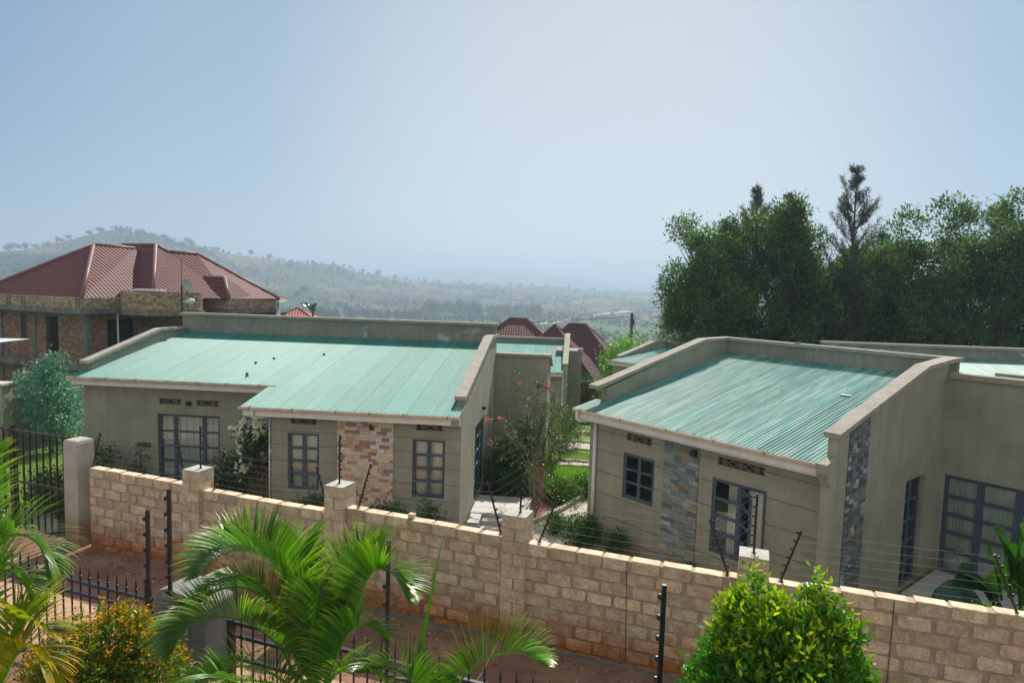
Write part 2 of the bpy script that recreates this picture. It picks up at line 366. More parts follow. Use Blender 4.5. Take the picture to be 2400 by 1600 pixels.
# lane in front of the block wall: a raised terrace whose edge is hidden by the wall
T_W = -.35; WO = (0.0, 11.56)
def Wp(s, b): return (WO[0]+s*math.cos(T_W)-b*math.sin(T_W), WO[1]+s*math.sin(T_W)+b*math.cos(T_W))
soil_m = mat('shaded_red_soil', dark=(.19,.09,.055), light=(.38,.205,.13), scale=1.1, rough=1, bump=.9, bscale=14, world=True, fine=.3, finescale=25, lo=.3, hi=.7)  # red earth darkened: the wall's shadow is put into the colour
soil2_m = mat('sunlit_lane_earth', dark=(.46,.27,.17), light=(.60,.39,.26), scale=1.6, rough=1, bump=.6, bscale=16, world=True, fine=.2, finescale=30)  # lane earth made paler: sunlight is put into the colour
mb = MB(); mb.prism([Wp(-60, .1), Wp(60, .1), Wp(60, -40), Wp(-60, -40)], 'z', -.9, 0); mb.build('lane_ground', soil_m, kind='structure')
mb = MB(); mb.prism([Wp(-60, -2.35), Wp(-11.6, -2.2), Wp(-9.4, -1.9), Wp(-4, -2.3), Wp(1, -2.15), Wp(60, -2.4), Wp(60, -3.45), Wp(-60, -3.45)], 'z', .004, .008); mb.build('lane', soil2_m, kind='structure')  # painted sunlit strip, starting where the wall's shadow ends
pink_m = mat('paving_pinkish', dark=(.42,.29,.21), light=(.52,.38,.29), scale=3, rough=.95, bump=.5, bscale=20, fine=.15)
mb = MB()
for i in range(15):
    for j in range(7):
        mb.box(-20+i*.605, -20+i*.605+.59, -.9+j*.302-2.3+rnd(-.004,.004), -.9+j*.302-2.3+.29, .0, .03+rnd(0,.006), 0, (rnd(.85,1.1),)*3)
pv = mb.build('gate_paving', pink_m, kind='structure'); pv.location = (WO[0], WO[1], 0); pv.rotation_euler = (0, 0, T_W)
# stones and dry leaves lying on the lane
n = 900; s_ = NR.uniform(-10, 8, n); b_ = -.15-NR.exponential(.9, n); b_ = np.clip(b_, -3.2, -.12)
pp = np.array([(*Wp(a, b), .012) for a, b in zip(s_, b_)]); dd = NR.normal(size=(n, 3)); dd[:, 2] = np.abs(dd[:, 2])*.3
cc = np.array([[.30,.15,.07], [.40,.30,.20], [.5,.45,.38], [.22,.10,.05]])[NR.randint(0, 4, n)]
tag(leaves('dry_leaf_litter', pp, dd, NR.uniform(.03, .11, n), NR.uniform(.02, .06, n), cc, petal_m, kind='stuff'), 'dry leaves and pebbles scattered on the red soil at the block wall foot', 'leaf litter')

# yard: pavers, kerbs, lawns behind the block wall
paver_m = mat('yard_paver', dark=(.46,.40,.33), light=(.60,.54,.46), scale=2.5, rough=.9, bump=.3, bscale=40, useattr=True, fine=.1)
def ground_z(x, y): return tz(x, y)
def gpoly(name, pts, m, lift, kind='structure', th=.03):
    """a thin ground sheet following the terrain: fan-free triangulated via subdivision grid inside the polygon"""
    from mathutils.geometry import tessellate_polygon, intersect_point_quad_2d
    tris = tessellate_polygon([[Vector((x, y, 0)) for x, y in pts]])
    import bmesh
    bm = bmesh.new(); vs = [bm.verts.new((x, y, 0)) for x, y in pts]
    for tr in tris: bm.faces.new([vs[i] for i in tr])
    bmesh.ops.subdivide_edges(bm, edges=bm.edges[:], cuts=5, use_grid_fill=True)
    bmesh.ops.recalc_face_normals(bm, faces=bm.faces[:])
    if bm.faces[:] and bm.faces[0].normal.z < 0: bmesh.ops.reverse_faces(bm, faces=bm.faces[:])
    for v in bm.verts: v.co.z = tz(v.co.x, v.co.y)+lift
    me = bpy.data.meshes.new(name); bm.to_mesh(me); bm.free(); me.materials.append(m)
    o = bpy.data.objects.new(name, me); col.objects.link(o); o['kind'] = kind; return o
def paved(name, pts, lift=.03, ang=.5, bw=.21, bh=.105):
    """rows of real pavers clipped to the polygon"""
    def inside(x, y):
        r = False; n = len(pts)
        for i in range(n):
            x1, y1 = pts[i]; x2, y2 = pts[(i+1)%n]
            if (y1 > y) != (y2 > y) and x < (x2-x1)*(y-y1)/(y2-y1)+x1: r = not r
        return r
    xs = [p[0] for p in pts]; ys = [p[1] for p in pts]; cx, cy = sum(xs)/len(xs), sum(ys)/len(ys)
    rr = max(math.hypot(a-cx, b-cy) for a, b in pts)+.3; mb = MB(); ca, sa = math.cos(ang), math.sin(ang)
    ni, nj = int(rr/bw)+1, int(rr/bh)+1
    for j in range(-nj, nj):
        for i in range(-ni, ni):
            u, v = (i+.5*(j % 2))*bw, j*bh; x, y = cx+u*ca-v*sa, cy+u*sa+v*ca
            if not inside(x, y): continue
            z = tz(x, y)+lift+rnd(0, .004); k = rnd(.86, 1.08)
            P = [(x+a*ca-b*sa, y+a*sa+b*ca, z) for a, b in ((-bw*.485,-bh*.47),(bw*.485,-bh*.47),(bw*.485,bh*.47),(-bw*.485,bh*.47))]
            P += [(a, b, d-.03) for a, b, d in P]
            mb.add(P, [(0,1,2,3),(0,4,5,1),(1,5,6,2),(2,6,7,3),(3,7,4,0)], 0, (k, k*rnd(.96, 1), k*rnd(.92, 1)))
    mb.build(name, paver_m, kind='structure')
yard_m = mat('yard_sand', dark=(.30,.25,.19), light=(.40,.34,.27), scale=3, rough=1, bump=.4, world=True)
lawn_m = mat('lawn', dark=(.13,.24,.03), light=(.24,.36,.05), scale=2.2, rough=1, bump=.9, bscale=60, world=True, fine=.3, finescale=40, lo=.3, hi=.7)
dryl_m = mat('dry_lawn', dark=(.17,.16,.06), light=(.24,.22,.09), scale=2, rough=1, bump=.8, bscale=60, world=True)
bed_m = mat('bed_soil', dark=(.20,.09,.05), light=(.36,.20,.13), scale=6, rough=1, bump=1, bscale=20, world=True, fine=.25, finescale=18)
gpoly('yard_ground', [(-1.2,12.4),(3.5,11.5),(6.6,13.2),(3.2,18.5),(4.2,21.2),(6.5,23),(8.5,31),(9,38),(4,40),(1.2,38),(1.4,26),(-1,17)], yard_m, .012)
paved('driveway', [(-.9,14.8),(4.9,13.6),(2.4,17.9),(2.62,21.2),(2.3,21.2),(.72,19.05),(-.9,17.9)], .03, .62)
gpoly('flower_bed', [(.62,19.3),(2.25,21.5),(2.6,22.0),(.4,23.8),(.1,23.6),(-.2,20.8)], bed_m, .03)
gpoly('lawn_patch', [(1.15,22.4),(3.4,22.4),(4.9,26.1),(1.55,26.1)], lawn_m, .035)
gpoly('lawn_strip', [(1.85,27.3),(4.6,27.1),(5.0,29.6),(3.2,30.2),(2.3,29.6)], lawn_m, .035)
gpoly('dry_lawn_patch', [(2.0,27.6),(3.2,27.5),(3.4,29.4),(2.5,29.4)], dryl_m, .045)
gpoly('lawn_far', [(2.6,33.0),(6.2,32.0),(6.8,36.0),(3.1,36.5)], lawn_m, .035)
gpoly('lawn_far_end', [(2.7,37.6),(8.2,37.0),(8.6,39.5),(3.1,40.2)], lawn_m, .035)
paved('garden_path', [(1.2,26.2),(4.9,26.2),(5.2,27.0),(1.6,27.2)], .03, .1)
paved('garden_path', [(2.2,30.2),(5.2,29.7),(6.2,31.8),(2.5,32.8)], .03, .3)
paved('garden_path', [(2.8,36.6),(7.2,36.1),(7.6,36.9),(3.0,37.5)], .03, .1)
def kerb(pts, h=.12, w_=.12):
    mb = MB()
    for (x0, y0), (x1, y1) in zip(pts, pts[1:]):
        L = math.hypot(x1-x0, y1-y0); n = max(1, int(L/.9)); U = Vector((x1-x0, y1-y0, 0))/L; V = Vector((-U.y, U.x, 0))
        for k in range(n):
            a, b = L*k/n+.006, L*(k+1)/n-.006; mx, my = x0+U.x*(a+b)/2, y0+U.y*(a+b)/2
            mb.obox((x0, y0, tz(mx, my)), U, V, (0,0,1), a, b, -w_/2, w_/2, 0, h+rnd(-.006,.006), 0, (rnd(.9,1.05),)*3)
    return mb.build('kerb', coping_m, kind='structure')
kerb([(-.2,18.2),(.85,19.16),(1.75,20.35),(2.35,21.35),(2.62,21.95)], .16)
kerb([(1.15,22.4),(1.5,26.1),(4.9,26.1)]); kerb([(1.85,27.25),(4.6,27.1)]); kerb([(2.3,29.7),(3.2,30.3),(5.0,29.7)]); kerb([(2.6,32.9),(6.2,31.9)])
# left garden behind the gate
gpoly('lawn_left', [(-30,20),(-15.8,17.4),(-13.6,19.5),(-12.6,22.6),(-13.6,30),(-36,36)], lawn_m, .03)
paved('garden_path', [(-17.8,16.6),(-13.1,15.1),(-12.2,17.6),(-13.6,19.3),(-15.6,18.6)], .04, .3)
n = 5200
def grasspts(pts, n):
    xs = [p[0] for p in pts]; ys = [p[1] for p in pts]; out = []
    while len(out) < n:
        x, y = rnd(min(xs), max(xs)), rnd(min(ys), max(ys)); r = False
        for i in range(len(pts)):
            x1, y1 = pts[i]; x2, y2 = pts[(i+1)%len(pts)]
            if (y1 > y) != (y2 > y) and x < (x2-x1)*(y-y1)/(y2-y1)+x1: r = not r
        if r: out.append((x, y, tz(x, y)+.03))
    return out
gp = grasspts([(1.2,22.5),(3.4,22.4),(4.8,26.0),(1.6,26.0)], 7000)+grasspts([(1.9,27.4),(4.6,27.2),(5.0,29.5),(2.4,29.5)], 2500)+grasspts([(-24,21),(-15.8,17.6),(-13,20.5),(-13.6,27),(-26,30)], 16000)
gp = np.array(gp); dd = NR.normal(size=(len(gp), 3))*.45; dd[:, 2] = 1
tag(leaves('lawn_grass', gp, dd, NR.uniform(.05, .11, len(gp)), .022, NR.uniform(.7, 1.35, (len(gp), 1))*np.array([[1, 1, .8]]), grass_m, kind='stuff'), 'short bright green grass on the lawns between the houses', 'grass')

# ------------------------------------------------------------------ house building helpers
def panel(mb, o, U, N, u0, u1, z0, z1, th, holes=(), mi=0):
    """vertical wall panel with rectangular openings. N points outwards; the outer face lies on the origin line"""
    o, U, N, K = Vector(o), Vector(U), Vector(N), Vector((0, 0, 1))
    us = sorted({u0, u1, *[h[0] for h in holes], *[h[1] for h in holes]}); zs = sorted({z0, z1, *[h[2] for h in holes], *[h[3] for h in holes]})
    def P(u, z, d): return o+U*u+K*z-N*d
    def isin(u, z): return any(h[0] < u < h[1] and h[2] < z < h[3] for h in holes)
    for i in range(len(us)-1):
        for j in range(len(zs)-1):
            a, b, c, d = us[i], us[i+1], zs[j], zs[j+1]
            if isin((a+b)/2, (c+d)/2): continue
            mb.add([P(a,c,0),P(b,c,0),P(b,d,0),P(a,d,0)], [(0,1,2,3)], mi)
            mb.add([P(a,c,th),P(b,c,th),P(b,d,th),P(a,d,th)], [(3,2,1,0)], mi)
    def ring(a, b, c, d):
        mb.add([P(a,c,0),P(b,c,0),P(b,d,0),P(a,d,0),P(a,c,th),P(b,c,th),P(b,d,th),P(a,d,th)], [(0,4,5,1),(1,5,6,2),(2,6,7,3),(3,7,4,0)], mi)
    ring(u0, u1, z0, z1)
    for h in holes: ring(*h)
def grooves(mb, o, U, N, spans, zs, mi=1, h=.012):
    for z in zs:
        for a, b in spans(z): mb.obox(o, U, (0,0,1), N, a, b, z-h/2, z+h/2, 0, .004, mi)
def window(parent, o, U, N, u0, u1, z0, z1, cols, rows, rec=.06, fw=.055, curtain=True, name='window', gap=0, open_=None, ratio=None, mm=None, cfull=True):
    """cols: list of relative column widths; frame mesh + glass + curtain sub-parts"""
    o, U, N, K = Vector(o), Vector(U), Vector(N), Vector((0, 0, 1)); mb = MB(); g = MB()
    mm = mm or fw*.9
    def bx(a, b, c, d, d0, d1, t=mb): t.obox(o, U, K, N, a, b, c, d, -d1, -d0)
    D0, D1 = rec, rec+.05
    bx(u0, u1, z1-fw, z1, D0, D1); bx(u0, u1, z0, z0+fw, D0, D1); bx(u0, u0+fw, z0+fw, z1-fw, D0, D1); bx(u1-fw, u1, z0+fw, z1-fw, D0, D1)
    tot = sum(cols); a = u0+fw; W = u1-u0-2*fw; xs = [a]
    for c in cols: a += W*c/tot; xs.append(a)
    for x in xs[1:-1]: bx(x-mm, x+mm, z0+fw, z1-fw, D0+.004, D1-.004)
    H = z1-z0-2*fw; rr = ratio or [1]*rows; zz = [z0+fw]
    for k in rr: zz.append(zz[-1]+H*k/sum(rr))
    for z in zz[1:-1]:
        for xa, xb in zip(xs, xs[1:]):
            aa = xa+(mm if xa != xs[0] else 0); bb = xb-(mm if xb != xs[-1] else 0)
            bx(aa, bb, z-mm*.6, z+mm*.6, D0+.008, D1-.008)
    # casement rim just inside each light
    wn = mb.build(name, frame_m, parent)
    bx(u0+fw*.5, u1-fw*.5, z0+fw*.5, z1-fw*.5, D0+.022, D0+.028, g); g.build('glass', glass_m, wn)
    if curtain:
        for (xa, xb) in zip(xs, xs[1:]):
            c = MB(); n = max(8, int((xb-xa)/.012)); vs = []; k = rnd(6, 9)
            lo_, hi_ = (xa, xb) if cfull else (xa+(xb-xa)*.12, xb-(xb-xa)*.12)
            for i in range(n+1):
                u = lo_+(hi_-lo_)*i/n; d = D1+.07+.022*math.sin(i/n*math.pi*2*k)+.008*math.sin(i*1.7)
                vs += [o+U*u+K*z0-N*d, o+U*u+K*z1-N*d, o+U*u+K*z0-N*(d+.004), o+U*u+K*z1-N*(d+.004)]
            fs = [(4*i, 4*i+4, 4*i+5, 4*i+1) for i in range(n)]+[(4*i+2, 4*i+3, 4*i+7, 4*i+6) for i in range(n)]
            c.add(vs, fs); c.build('curtain', curtain_m, wn, smooth=True)
    return wn
def vent(parent, o, U, N, u0, u1, z0, z1, units, th=.02):
    """breeze-block vent: square units with a ring, rays and eye-shaped openings"""
    o, U, N, K = Vector(o), Vector(U), Vector(N), Vector((0, 0, 1)); mb = MB()
    def bx(a, b, c, d, d0=-.012, d1=.05, mi=0): mb.obox(o, U, K, N, a, b, c, d, -d1, -d0, mi)
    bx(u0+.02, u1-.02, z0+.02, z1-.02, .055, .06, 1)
    f = .018
    bx(u0, u1, z1-f, z1); bx(u0, u1, z0, z0+f); bx(u0, u0+f, z0+f, z1-f); bx(u1-f, u1, z0+f, z1-f)
    n = units; wU = (u1-u0)/n; zc = (z0+z1)/2; h = (z1-z0)/2
    def bar(pa, pb, r=.0085):
        d = Vector((pb[0]-pa[0], pb[1]-pa[1])); L = d.length; d /= L; e = Vector((-d.y, d.x))
        A = o+U*pa[0]+K*pa[1]; D = U*d.x+K*d.y; E2 = U*e.x+K*e.y
        mb.obox(A, D, E2, N, 0, L, -r, r, -.045, .010)
    for k in range(2*n+1):     # small rings on each joint and centre, eyes between
        uc = u0+wU*k/2
        if k % 2 == 1:
            pts = [(uc+math.cos(t)*.032, zc+math.sin(t)*.032) for t in np.linspace(0, 2*math.pi, 9)]
            for a, b in zip(pts, pts[1:]): bar(a, b)
            for t in np.linspace(0, 2*math.pi, 9)[:-1]:
                a = (uc+math.cos(t)*.036, zc+math.sin(t)*.036); L = min(h-f*.5, .075) if abs(math.sin(t)) > .5 else .07
                bar(a, (uc+math.cos(t)*L*1.25, zc+math.sin(t)*L*1.05))
    for k in range(n+1):
        uc = u0+wU*k; lo_, hi_ = max(u0, uc-wU*.33), min(u1, uc+wU*.33)
        if k in (0, n):
            s = 1 if k == 0 else -1
            bar((uc+s*.01, zc-h*.2), (uc+s*wU*.2, zc)); bar((uc+s*.01, zc+h*.2), (uc+s*wU*.2, zc)); continue
        pts = [(uc+wU*.24*math.cos(t), zc+h*.55*math.sin(t)) for t in np.linspace(0, 2*math.pi, 11)]
        for a, b in zip(pts, pts[1:]): bar(a, b)
        bar((uc, z0), (uc, zc-h*.55)); bar((uc, zc+h*.55), (uc, z1))
    mb.build('vent_block', [vent_m, room_m], parent)
def lamp(parent, o, U, N, u, z, s=.065):
    mb = MB(); mb.obox(o, U, (0,0,1), N, u-s, u+s, z-s, z+s, 0, .02); mb.obox(o, U, (0,0,1), N, u-s*.8, u+s*.8, z-s*.9, z+s*.75, .02, .11)
    mb.build('wall_lamp', lamp_m, parent)
def corrugated(mb, a0, a1, b0, b1, zf, pitch=.076, amp=.010, per=8, rows=3, phase=0, colf=None, mi=0, th=.004):
    n = int(round((a1-a0)/pitch*per)); vs = []; cs = []
    for j in range(rows+1):
        b = b0+(b1-b0)*j/rows
        for i in range(n+1):
            a = a0+(a1-a0)*i/n; z = zf(a, b)+amp*math.sin((a+phase)/pitch*2*math.pi)
            vs.append((a, b, z)); cs.append(colf(a) if colf else (1, 1, 1))
    m = n+1; fs = [(j*m+i, j*m+i+1, (j+1)*m+i+1, (j+1)*m+i) for j in range(rows) for i in range(n)]
    k = len(mb.v); mb.v += vs; mb.c += cs; mb.hascol = True
    for f in fs: mb.f.append(tuple(k+i for i in f)); mb.m.append(mi)
    # the rolled lower lip, so the sheet shows its thickness
    lip = len(mb.v); mb.v += [(a, b, z-th) for a, b, z in vs[:m]]; mb.c += cs[:m]
    for i in range(n): mb.f.append((lip+i, lip+i+1, k+i+1, k+i)); mb.m.append(mi)
def sheetcol(w_=.72, seed=1, lo_=.86, hi_=1.1):
    rr = random.Random(seed); T = [rr.uniform(lo_, hi_) for _ in range(60)]
    def f(a):
        q = a/w_+30; k = int(q); e = q-k; v = T[k % 60]
        if e < .05: v *= .6
        return (v, v, v)
    return f
def screws(mb, a0, a1, b0, b1, zf, mi, pitch=.076, db=.75, rr=None, keep=.75):
    rr = rr or random.Random(3); b = b0+.08; row = 0
    while b < b1:
        k = math.ceil((a0+.1)/pitch); step = 3 if row == 0 else 6
        while (k+.25)*pitch < a1-.05:
            if rr.random() < keep:
                a = (k+.25)*pitch; z = zf(a, b)+.010; s = .009
                mb.box(a-s, a+s, b-s, b+s, z-.004, z+.007, mi)
            k += step
        b += db*rr.uniform(.92, 1.08); row += 1
def coping(mb, poly, x0, x1, th=.10, mi=0):
    """poly: (b,z) top line; swept across x0..x1"""
    bot = [(b, z-th) for b, z in poly]
    mb.prism(poly+bot[::-1], 'x', x0, x1, mi)
def gutter(parent, a0, a1, b, z, fas_h=.20, sides=True, bracket_step=1.05, seed=1, stains=()):
    g = MB(); r = .062; n = 8
    prof = [(b-.062+r*math.cos(t), z-.012+.085*math.sin(t)) for t in np.linspace(math.pi, 2*math.pi, n)]
    inner = [(b-.062+(r-.006)*math.cos(t), z-.012+.078*math.sin(t)) for t in np.linspace(2*math.pi, math.pi, n)]
    lip = [(prof[0][0]-.008, z-.004), (prof[0][0]-.008, z+.004), (inner[-1][0], z+.004)]
    g.prism(prof+inner+lip[::-1], 'x', a0, a1)
    g.prism(prof+[(b, z-.012)], 'x', a0-.006, a0-.001); g.prism(prof+[(b, z-.012)], 'x', a1+.001, a1+.006)
    g.build('gutter', gutter_m, parent)
    f = MB(); f.box(a0+.06, a1, b+.004, b+.034, z-fas_h-.05, z-.02); f.build('fascia_board', fascia_m, parent)
    x = a0+.3; rr = random.Random(seed)
    while x < a1:
        k = MB(); k.prism([(b-.137,z-.06),(b-.128,z-.06),(b-.128,z+.009),(b+.003,z+.009),(b+.003,z+.014),(b-.137,z+.014)], 'x', x-.012, x+.012); k.build('gutter_bracket', bracket_m, parent)
        x += bracket_step*rr.uniform(.85, 1.15)
def stones(parent, o, U, N, u0, u1, z0, z1, pal, rowh=.085, lw=(.12, .34), seed=1, zt=None, name='stone_cladding'):
    rr = random.Random(seed); mb = MB(); z = z0; o, U, N, K = Vector(o), Vector(U), Vector(N), Vector((0, 0, 1))
    mb.obox(o, U, K, N, u0, u1, z0, z1 if zt is None else min(zt(u0), zt(u1)), 0, .006, 0, tuple(x*.45 for x in pal[0][0]))
    while z < z1-.02:
        h = min(rowh*rr.uniform(.8, 1.2), z1-z); u = u0
        while u < u1-.01:
            w_ = min(rr.uniform(*lw), u1-u)
            if u1-u-w_ < .05: w_ = u1-u
            c = rr.choices([p[0] for p in pal], [p[1] for p in pal])[0]; k = rr.uniform(.85, 1.15); c = tuple(min(1, x*k*rr.uniform(.95, 1.05)) for x in c)
            top = z+h-.005
            if zt: top = min(top, zt(u), zt(u+w_))
            if top > z+.01: mb.obox(o, U, K, N, u+.002, u+w_-.002, z, top, .006, rr.uniform(.014, .030), 0, c)
            u += w_
        z += h
    return mb.build(name, stone_m, parent)

# ================================================================== HOUSE ONE (left)
X1 = (1, 0, 0); FN = (0, -1, 0)
GZ = -.62
h1 = thing('bungalow', 'long grey bungalow with mid green corrugated roof and a pinkish stone panel between two windows', 'house', (-1.2784, 17.4327, GZ), -.0979)
e1, s1, ov = 2.955, .173, .45
def z1f(a, b): return e1+s1*(b+ov)
# walls
mb = MB()
wA, wB = (-4.814, -3.92, .62, 2.2), (-1.325, -.43, .60, 2.2)
vA, vB = (-4.73, -3.99, 2.45, 2.635), (-1.235, -.495, 2.445, 2.625)
panel(mb, (0,0,0), X1, FN, -5.28, 0, GZ, 3.02, .2, [wA, wB, vA, vB])
def sp(z):
    out = [(-5.28, -3.42), (-1.84, -.002)]; res = []
    for a, b in out:
        for h in (wA, wB, vA, vB):
            if h[2]-.02 < z < h[3]+.02 and a < h[0] < b:
                res.append((a, h[0]-.002)); a = h[1]+.002
        res.append((a, b))
    return res
grooves(mb, (0,0,0), X1, FN, sp, [2.56, 2.24, 1.86, 1.42, .98, .54, .1, -.3])
# setback front
dW = (-9.77, -7.76, -.32, 2.15); vC, vD = (-9.70, -8.99, 2.445, 2.635), (-8.5, -7.785, 2.445, 2.635); sW = (-7.12, -6.5, 1.2, 2.15); vE = (-7.0, -6.3, 2.445, 2.635)
panel(mb, (0,1.76,0), X1, FN, -12.2, -5.28, GZ, 3.31, .2, [dW, vC, vD, sW, vE])
panel(mb, (-5.28,0.2,0), (0,1,0), (-1,0,0), 0, 1.56, GZ, 3.0, .2)
# side walls with sloping parapets
dR = (2.45, 4.57, -.3, 2.06); wR = (5.55, 6.0, .4, 2.05)
panel(mb, (0,0,0), (0,1,0), (1,0,0), .2, 7.2, GZ, 2.9, .2, [dR, wR])
mb.prism([(.2,2.9),(.2,3.07),(.36,3.09),(.36,3.27),(5.7,4.49),(7.25,4.47),(7.25,2.9)], 'x', -.2, 0)
mb.prism([(0,3.021),(0,3.045),(.2,3.07),(.2,3.021)], 'x', -.2, 0)
mb.prism([(-.43,2.72),(-.43,2.93),(-.002,3.0),(-.002,2.60)], 'x', -.2, -.001)
mb.prism([(1.97,GZ),(1.97,3.60),(5.36,4.36),(7.0,4.34),(7.0,GZ)], 'x', -12.2, -12.05)
mb.box(-12.2, -.2, 6.8, 6.998, GZ, 3.9)
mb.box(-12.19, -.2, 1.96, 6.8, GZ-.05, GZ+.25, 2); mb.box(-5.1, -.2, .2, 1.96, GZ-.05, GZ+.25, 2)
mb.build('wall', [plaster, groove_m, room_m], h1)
# dark ceiling so no daylight leaks through the roof sheet
mb = MB(); mb.prism([(.2,2.86),(6.8,2.86),(6.8,2.90),(.2,2.90)], 'x', -5.1, -.2); mb.prism([(1.96,3.0),(6.8,3.0),(6.8,3.04),(1.96,3.04)], 'x', -12.05, -5.1)
mb.prism([(-.42,2.70),(-.002,2.70),(-.002,2.72),(-.42,2.72)], 'x', -5.85, -.2); mb.prism([(1.36,3.0),(1.76,3.0),(1.76,3.02),(1.36,3.02)], 'x', -12.2, -5.9); mb.build('ceiling', fascia_m, h1)
mb = MB(); mb.box(-12.2, .0, 7.0, 7.2, GZ, 4.87); mb.build('back_parapet', parapet_pl, h1)
mb = MB(); mb.box(-12.26, .06, 6.93, 7.27, 4.872, 4.97); mb.build('parapet_coping', coping_m, h1)
mb = MB(); coping(mb, [(.30,3.36),(5.7,4.60),(7.3,4.56)], -.26, .06); mb.build('parapet_coping', coping_m, h1)
mb = MB(); coping(mb, [(1.69,3.69),(5.36,4.47),(6.98,4.44)], -12.26, -11.98); mb.build('parapet_coping', coping_m, h1)
# roof
rf = MB(); sc = sheetcol(.70, 5, .88, 1.08)
corrugated(rf, -5.95, -.2, -.47, 7.0, z1f, colf=sc); corrugated(rf, -12.32, -5.95, 1.29, 7.0, z1f, colf=sc)
corrugated(rf, -.2, .03, -.47, .34, z1f, colf=sc); 
screws(rf, -5.9, -.2, -.47, 6.8, z1f, 1, keep=.55); screws(rf, -12.2, -5.9, 1.3, 6.8, z1f, 1, rr=random.Random(8), keep=.5)
rf.build('roof', [green1, screw_m], h1, smooth=False)
for a, b in ((-7.05,3.9),(-7.4,3.35),(-7.1,2.2),(-7.0,2.0),(-5.6,4.6)):   # dark pebbles lying on the sheet
    z = z1f(a, b)+.012; mb = MB(); mb.lathe(0, 0, [(.015,-.01),(.05,.005),(.045,.03),(.02,.045)], 7); c_, s_ = math.cos(-.0979), math.sin(-.0979)
    o = mb.build('dark_pebble', screw_m); o.location = (-1.2784+a*c_-b*s_, 17.4327+a*s_+b*c_, z); tag(o, 'dark pebble lying on the middle of the left green roof', 'pebble', 'pebbles on the left green roof')
gutter(h1, -5.95, .02, -.41, 2.955, seed=2); gutter(h1, -12.33, -5.72, 1.35, z1f(0, 1.31), seed=4)
mb = MB(); mb.tube([(-5.6,-.47,2.88),(-5.6,-.47,2.72),(-5.56,-.44,2.64),(-5.33,-.08,2.66),(-5.31,-.04,2.60)], .045, 10); mb.tube([(-5.31,-.04,2.60),(-5.31,-.04,GZ)], .020, 8); mb.build('downpipe', pipe_m, h1, smooth=True)
mb = MB(); mb.tube([(-6.1,1.29,3.19),(-6.1,1.29,2.95)], .045, 10); mb.build('downpipe', pipe_m, h1, smooth=True)
window(h1, (0,0,0), X1, FN, *wA, [1,1], 4, fw=.075, mm=.055); window(h1, (0,0,0), X1, FN, *wB, [1,1], 4, fw=.075, mm=.055)
window(h1, (0,1.76,0), X1, FN, *dW, [1,1.95,1], 5, name='door', fw=.075, mm=.05); window(h1, (0,1.76,0), X1, FN, *sW, [1], 2)
window(h1, (0,0,0), (0,1,0), (1,0,0), *dR, [1,1,1], 5, name='door', fw=.07, mm=.04); window(h1, (0,0,0), (0,1,0), (1,0,0), *wR, [1], 4)
for h in (vA, vB): vent(h1, (0,0,0), X1, FN, *h, 2)
for h in (vC, vD, vE): vent(h1, (0,1.76,0), X1, FN, *h, 2)
lamp(h1, (0,0,0), X1, (0,-1.0,0), -2.44, 2.46); lamp(h1, (0,1.76,0), X1, FN, -8.73, 2.51); lamp(h1, (0,0,0), (0,1,0), (1,0,0), 3.93, 2.4)
PINK = [((.84,.72,.55),5),((.76,.48,.29),2.4),((.42,.30,.27),1.8),((.76,.62,.45),3),((.56,.28,.16),.6),((.80,.76,.68),4)]
stones(h1, (0,0,0), X1, FN, -3.40, -1.845, GZ, 2.72, PINK, .088, (.14,.30), 4)
mb = MB(); mb.box(-10.43, -10.0, 1.72, 1.758, 1.09, 1.22); mb.build('name_plate', mat('wood_plate', dark=(.12,.05,.025), light=(.2,.09,.04), scale=8), h1)
# wing on the right of the house
mb = MB(); mb.prism([(7.1,GZ),(7.1,3.78),(7.6,3.78),(9.6,3.2),(9.6,GZ)], 'x', 1.75, 1.95); mb.box(.002, 1.75, 7.1, 7.3, GZ, 3.78); mb.box(.002, 1.75, 9.4, 9.6, GZ, 3.2); mb.box(.1, 1.7, 7.31, 9.39, GZ, 3.0)
mb.build('wing', plaster, h1)
mb = MB(); mb.box(.0, 1.75, 7.02, 7.38, 3.782, 3.88); mb.prism([(7.02,3.782),(7.6,3.782),(9.7,3.14),(9.7,3.24),(7.6,3.88),(7.02,3.88)], 'x', 1.752, 2.04); mb.build('parapet_coping', coping_m, h1)
# porch landing with steps
tilep_m = mat('porch_tile', dark=(.40,.39,.36), light=(.56,.54,.50), scale=3, stretch=(1,8,1), rough=.6)
mb = MB(); mb.box(.03, 1.72, 1.7, 3.35, GZ, -.31); mb.box(.42, 1.35, 1.35, 1.69, GZ, -.42); mb.box(.42, 1.35, 1.02, 1.34, GZ, -.53)
mb.box(.06, .38, .9, 1.69, GZ, -.33); mb.box(1.36, 1.7, 1.0, 1.69, GZ, -.33); mb.build('porch', tilep_m, h1)

# ================================================================== HOUSE TWO (right)
h2 = thing('bungalow', 'faded green roofed bungalow at right with a bluish slate panel and an open window', 'house', (2.4581, 17.8027, GZ), -.8818)
e2, s2 = 3.108, .19
def z2f(a, b): return e2+s2*(b+.45)
mb = MB()
wC, wD = (.87, 1.90, .92, 2.13), (3.57, 4.92, .36, 2.12)
vF, vG = (.95, 1.78, 2.46, 2.66), (3.68, 4.85, 2.44, 2.64)
panel(mb, (0,0,0), X1, FN, -.35, 6.2, GZ, 3.16, .2, [wC, wD, vF, vG])
def sp2(z):
    res = []
    for a, b in [(-.35, 2.17), (3.2, 6.2)]:
        for h in (wC, wD, vF, vG):
            if h[2]-.02 < z < h[3]+.02 and a < h[0] < b: res.append((a, h[0]-.002)); a = h[1]+.002
        res.append((a, b))
    return res
grooves(mb, (0,0,0), X1, FN, sp2, [2.55, 2.0, 1.42, .84, .26, -.2], 1, .016)
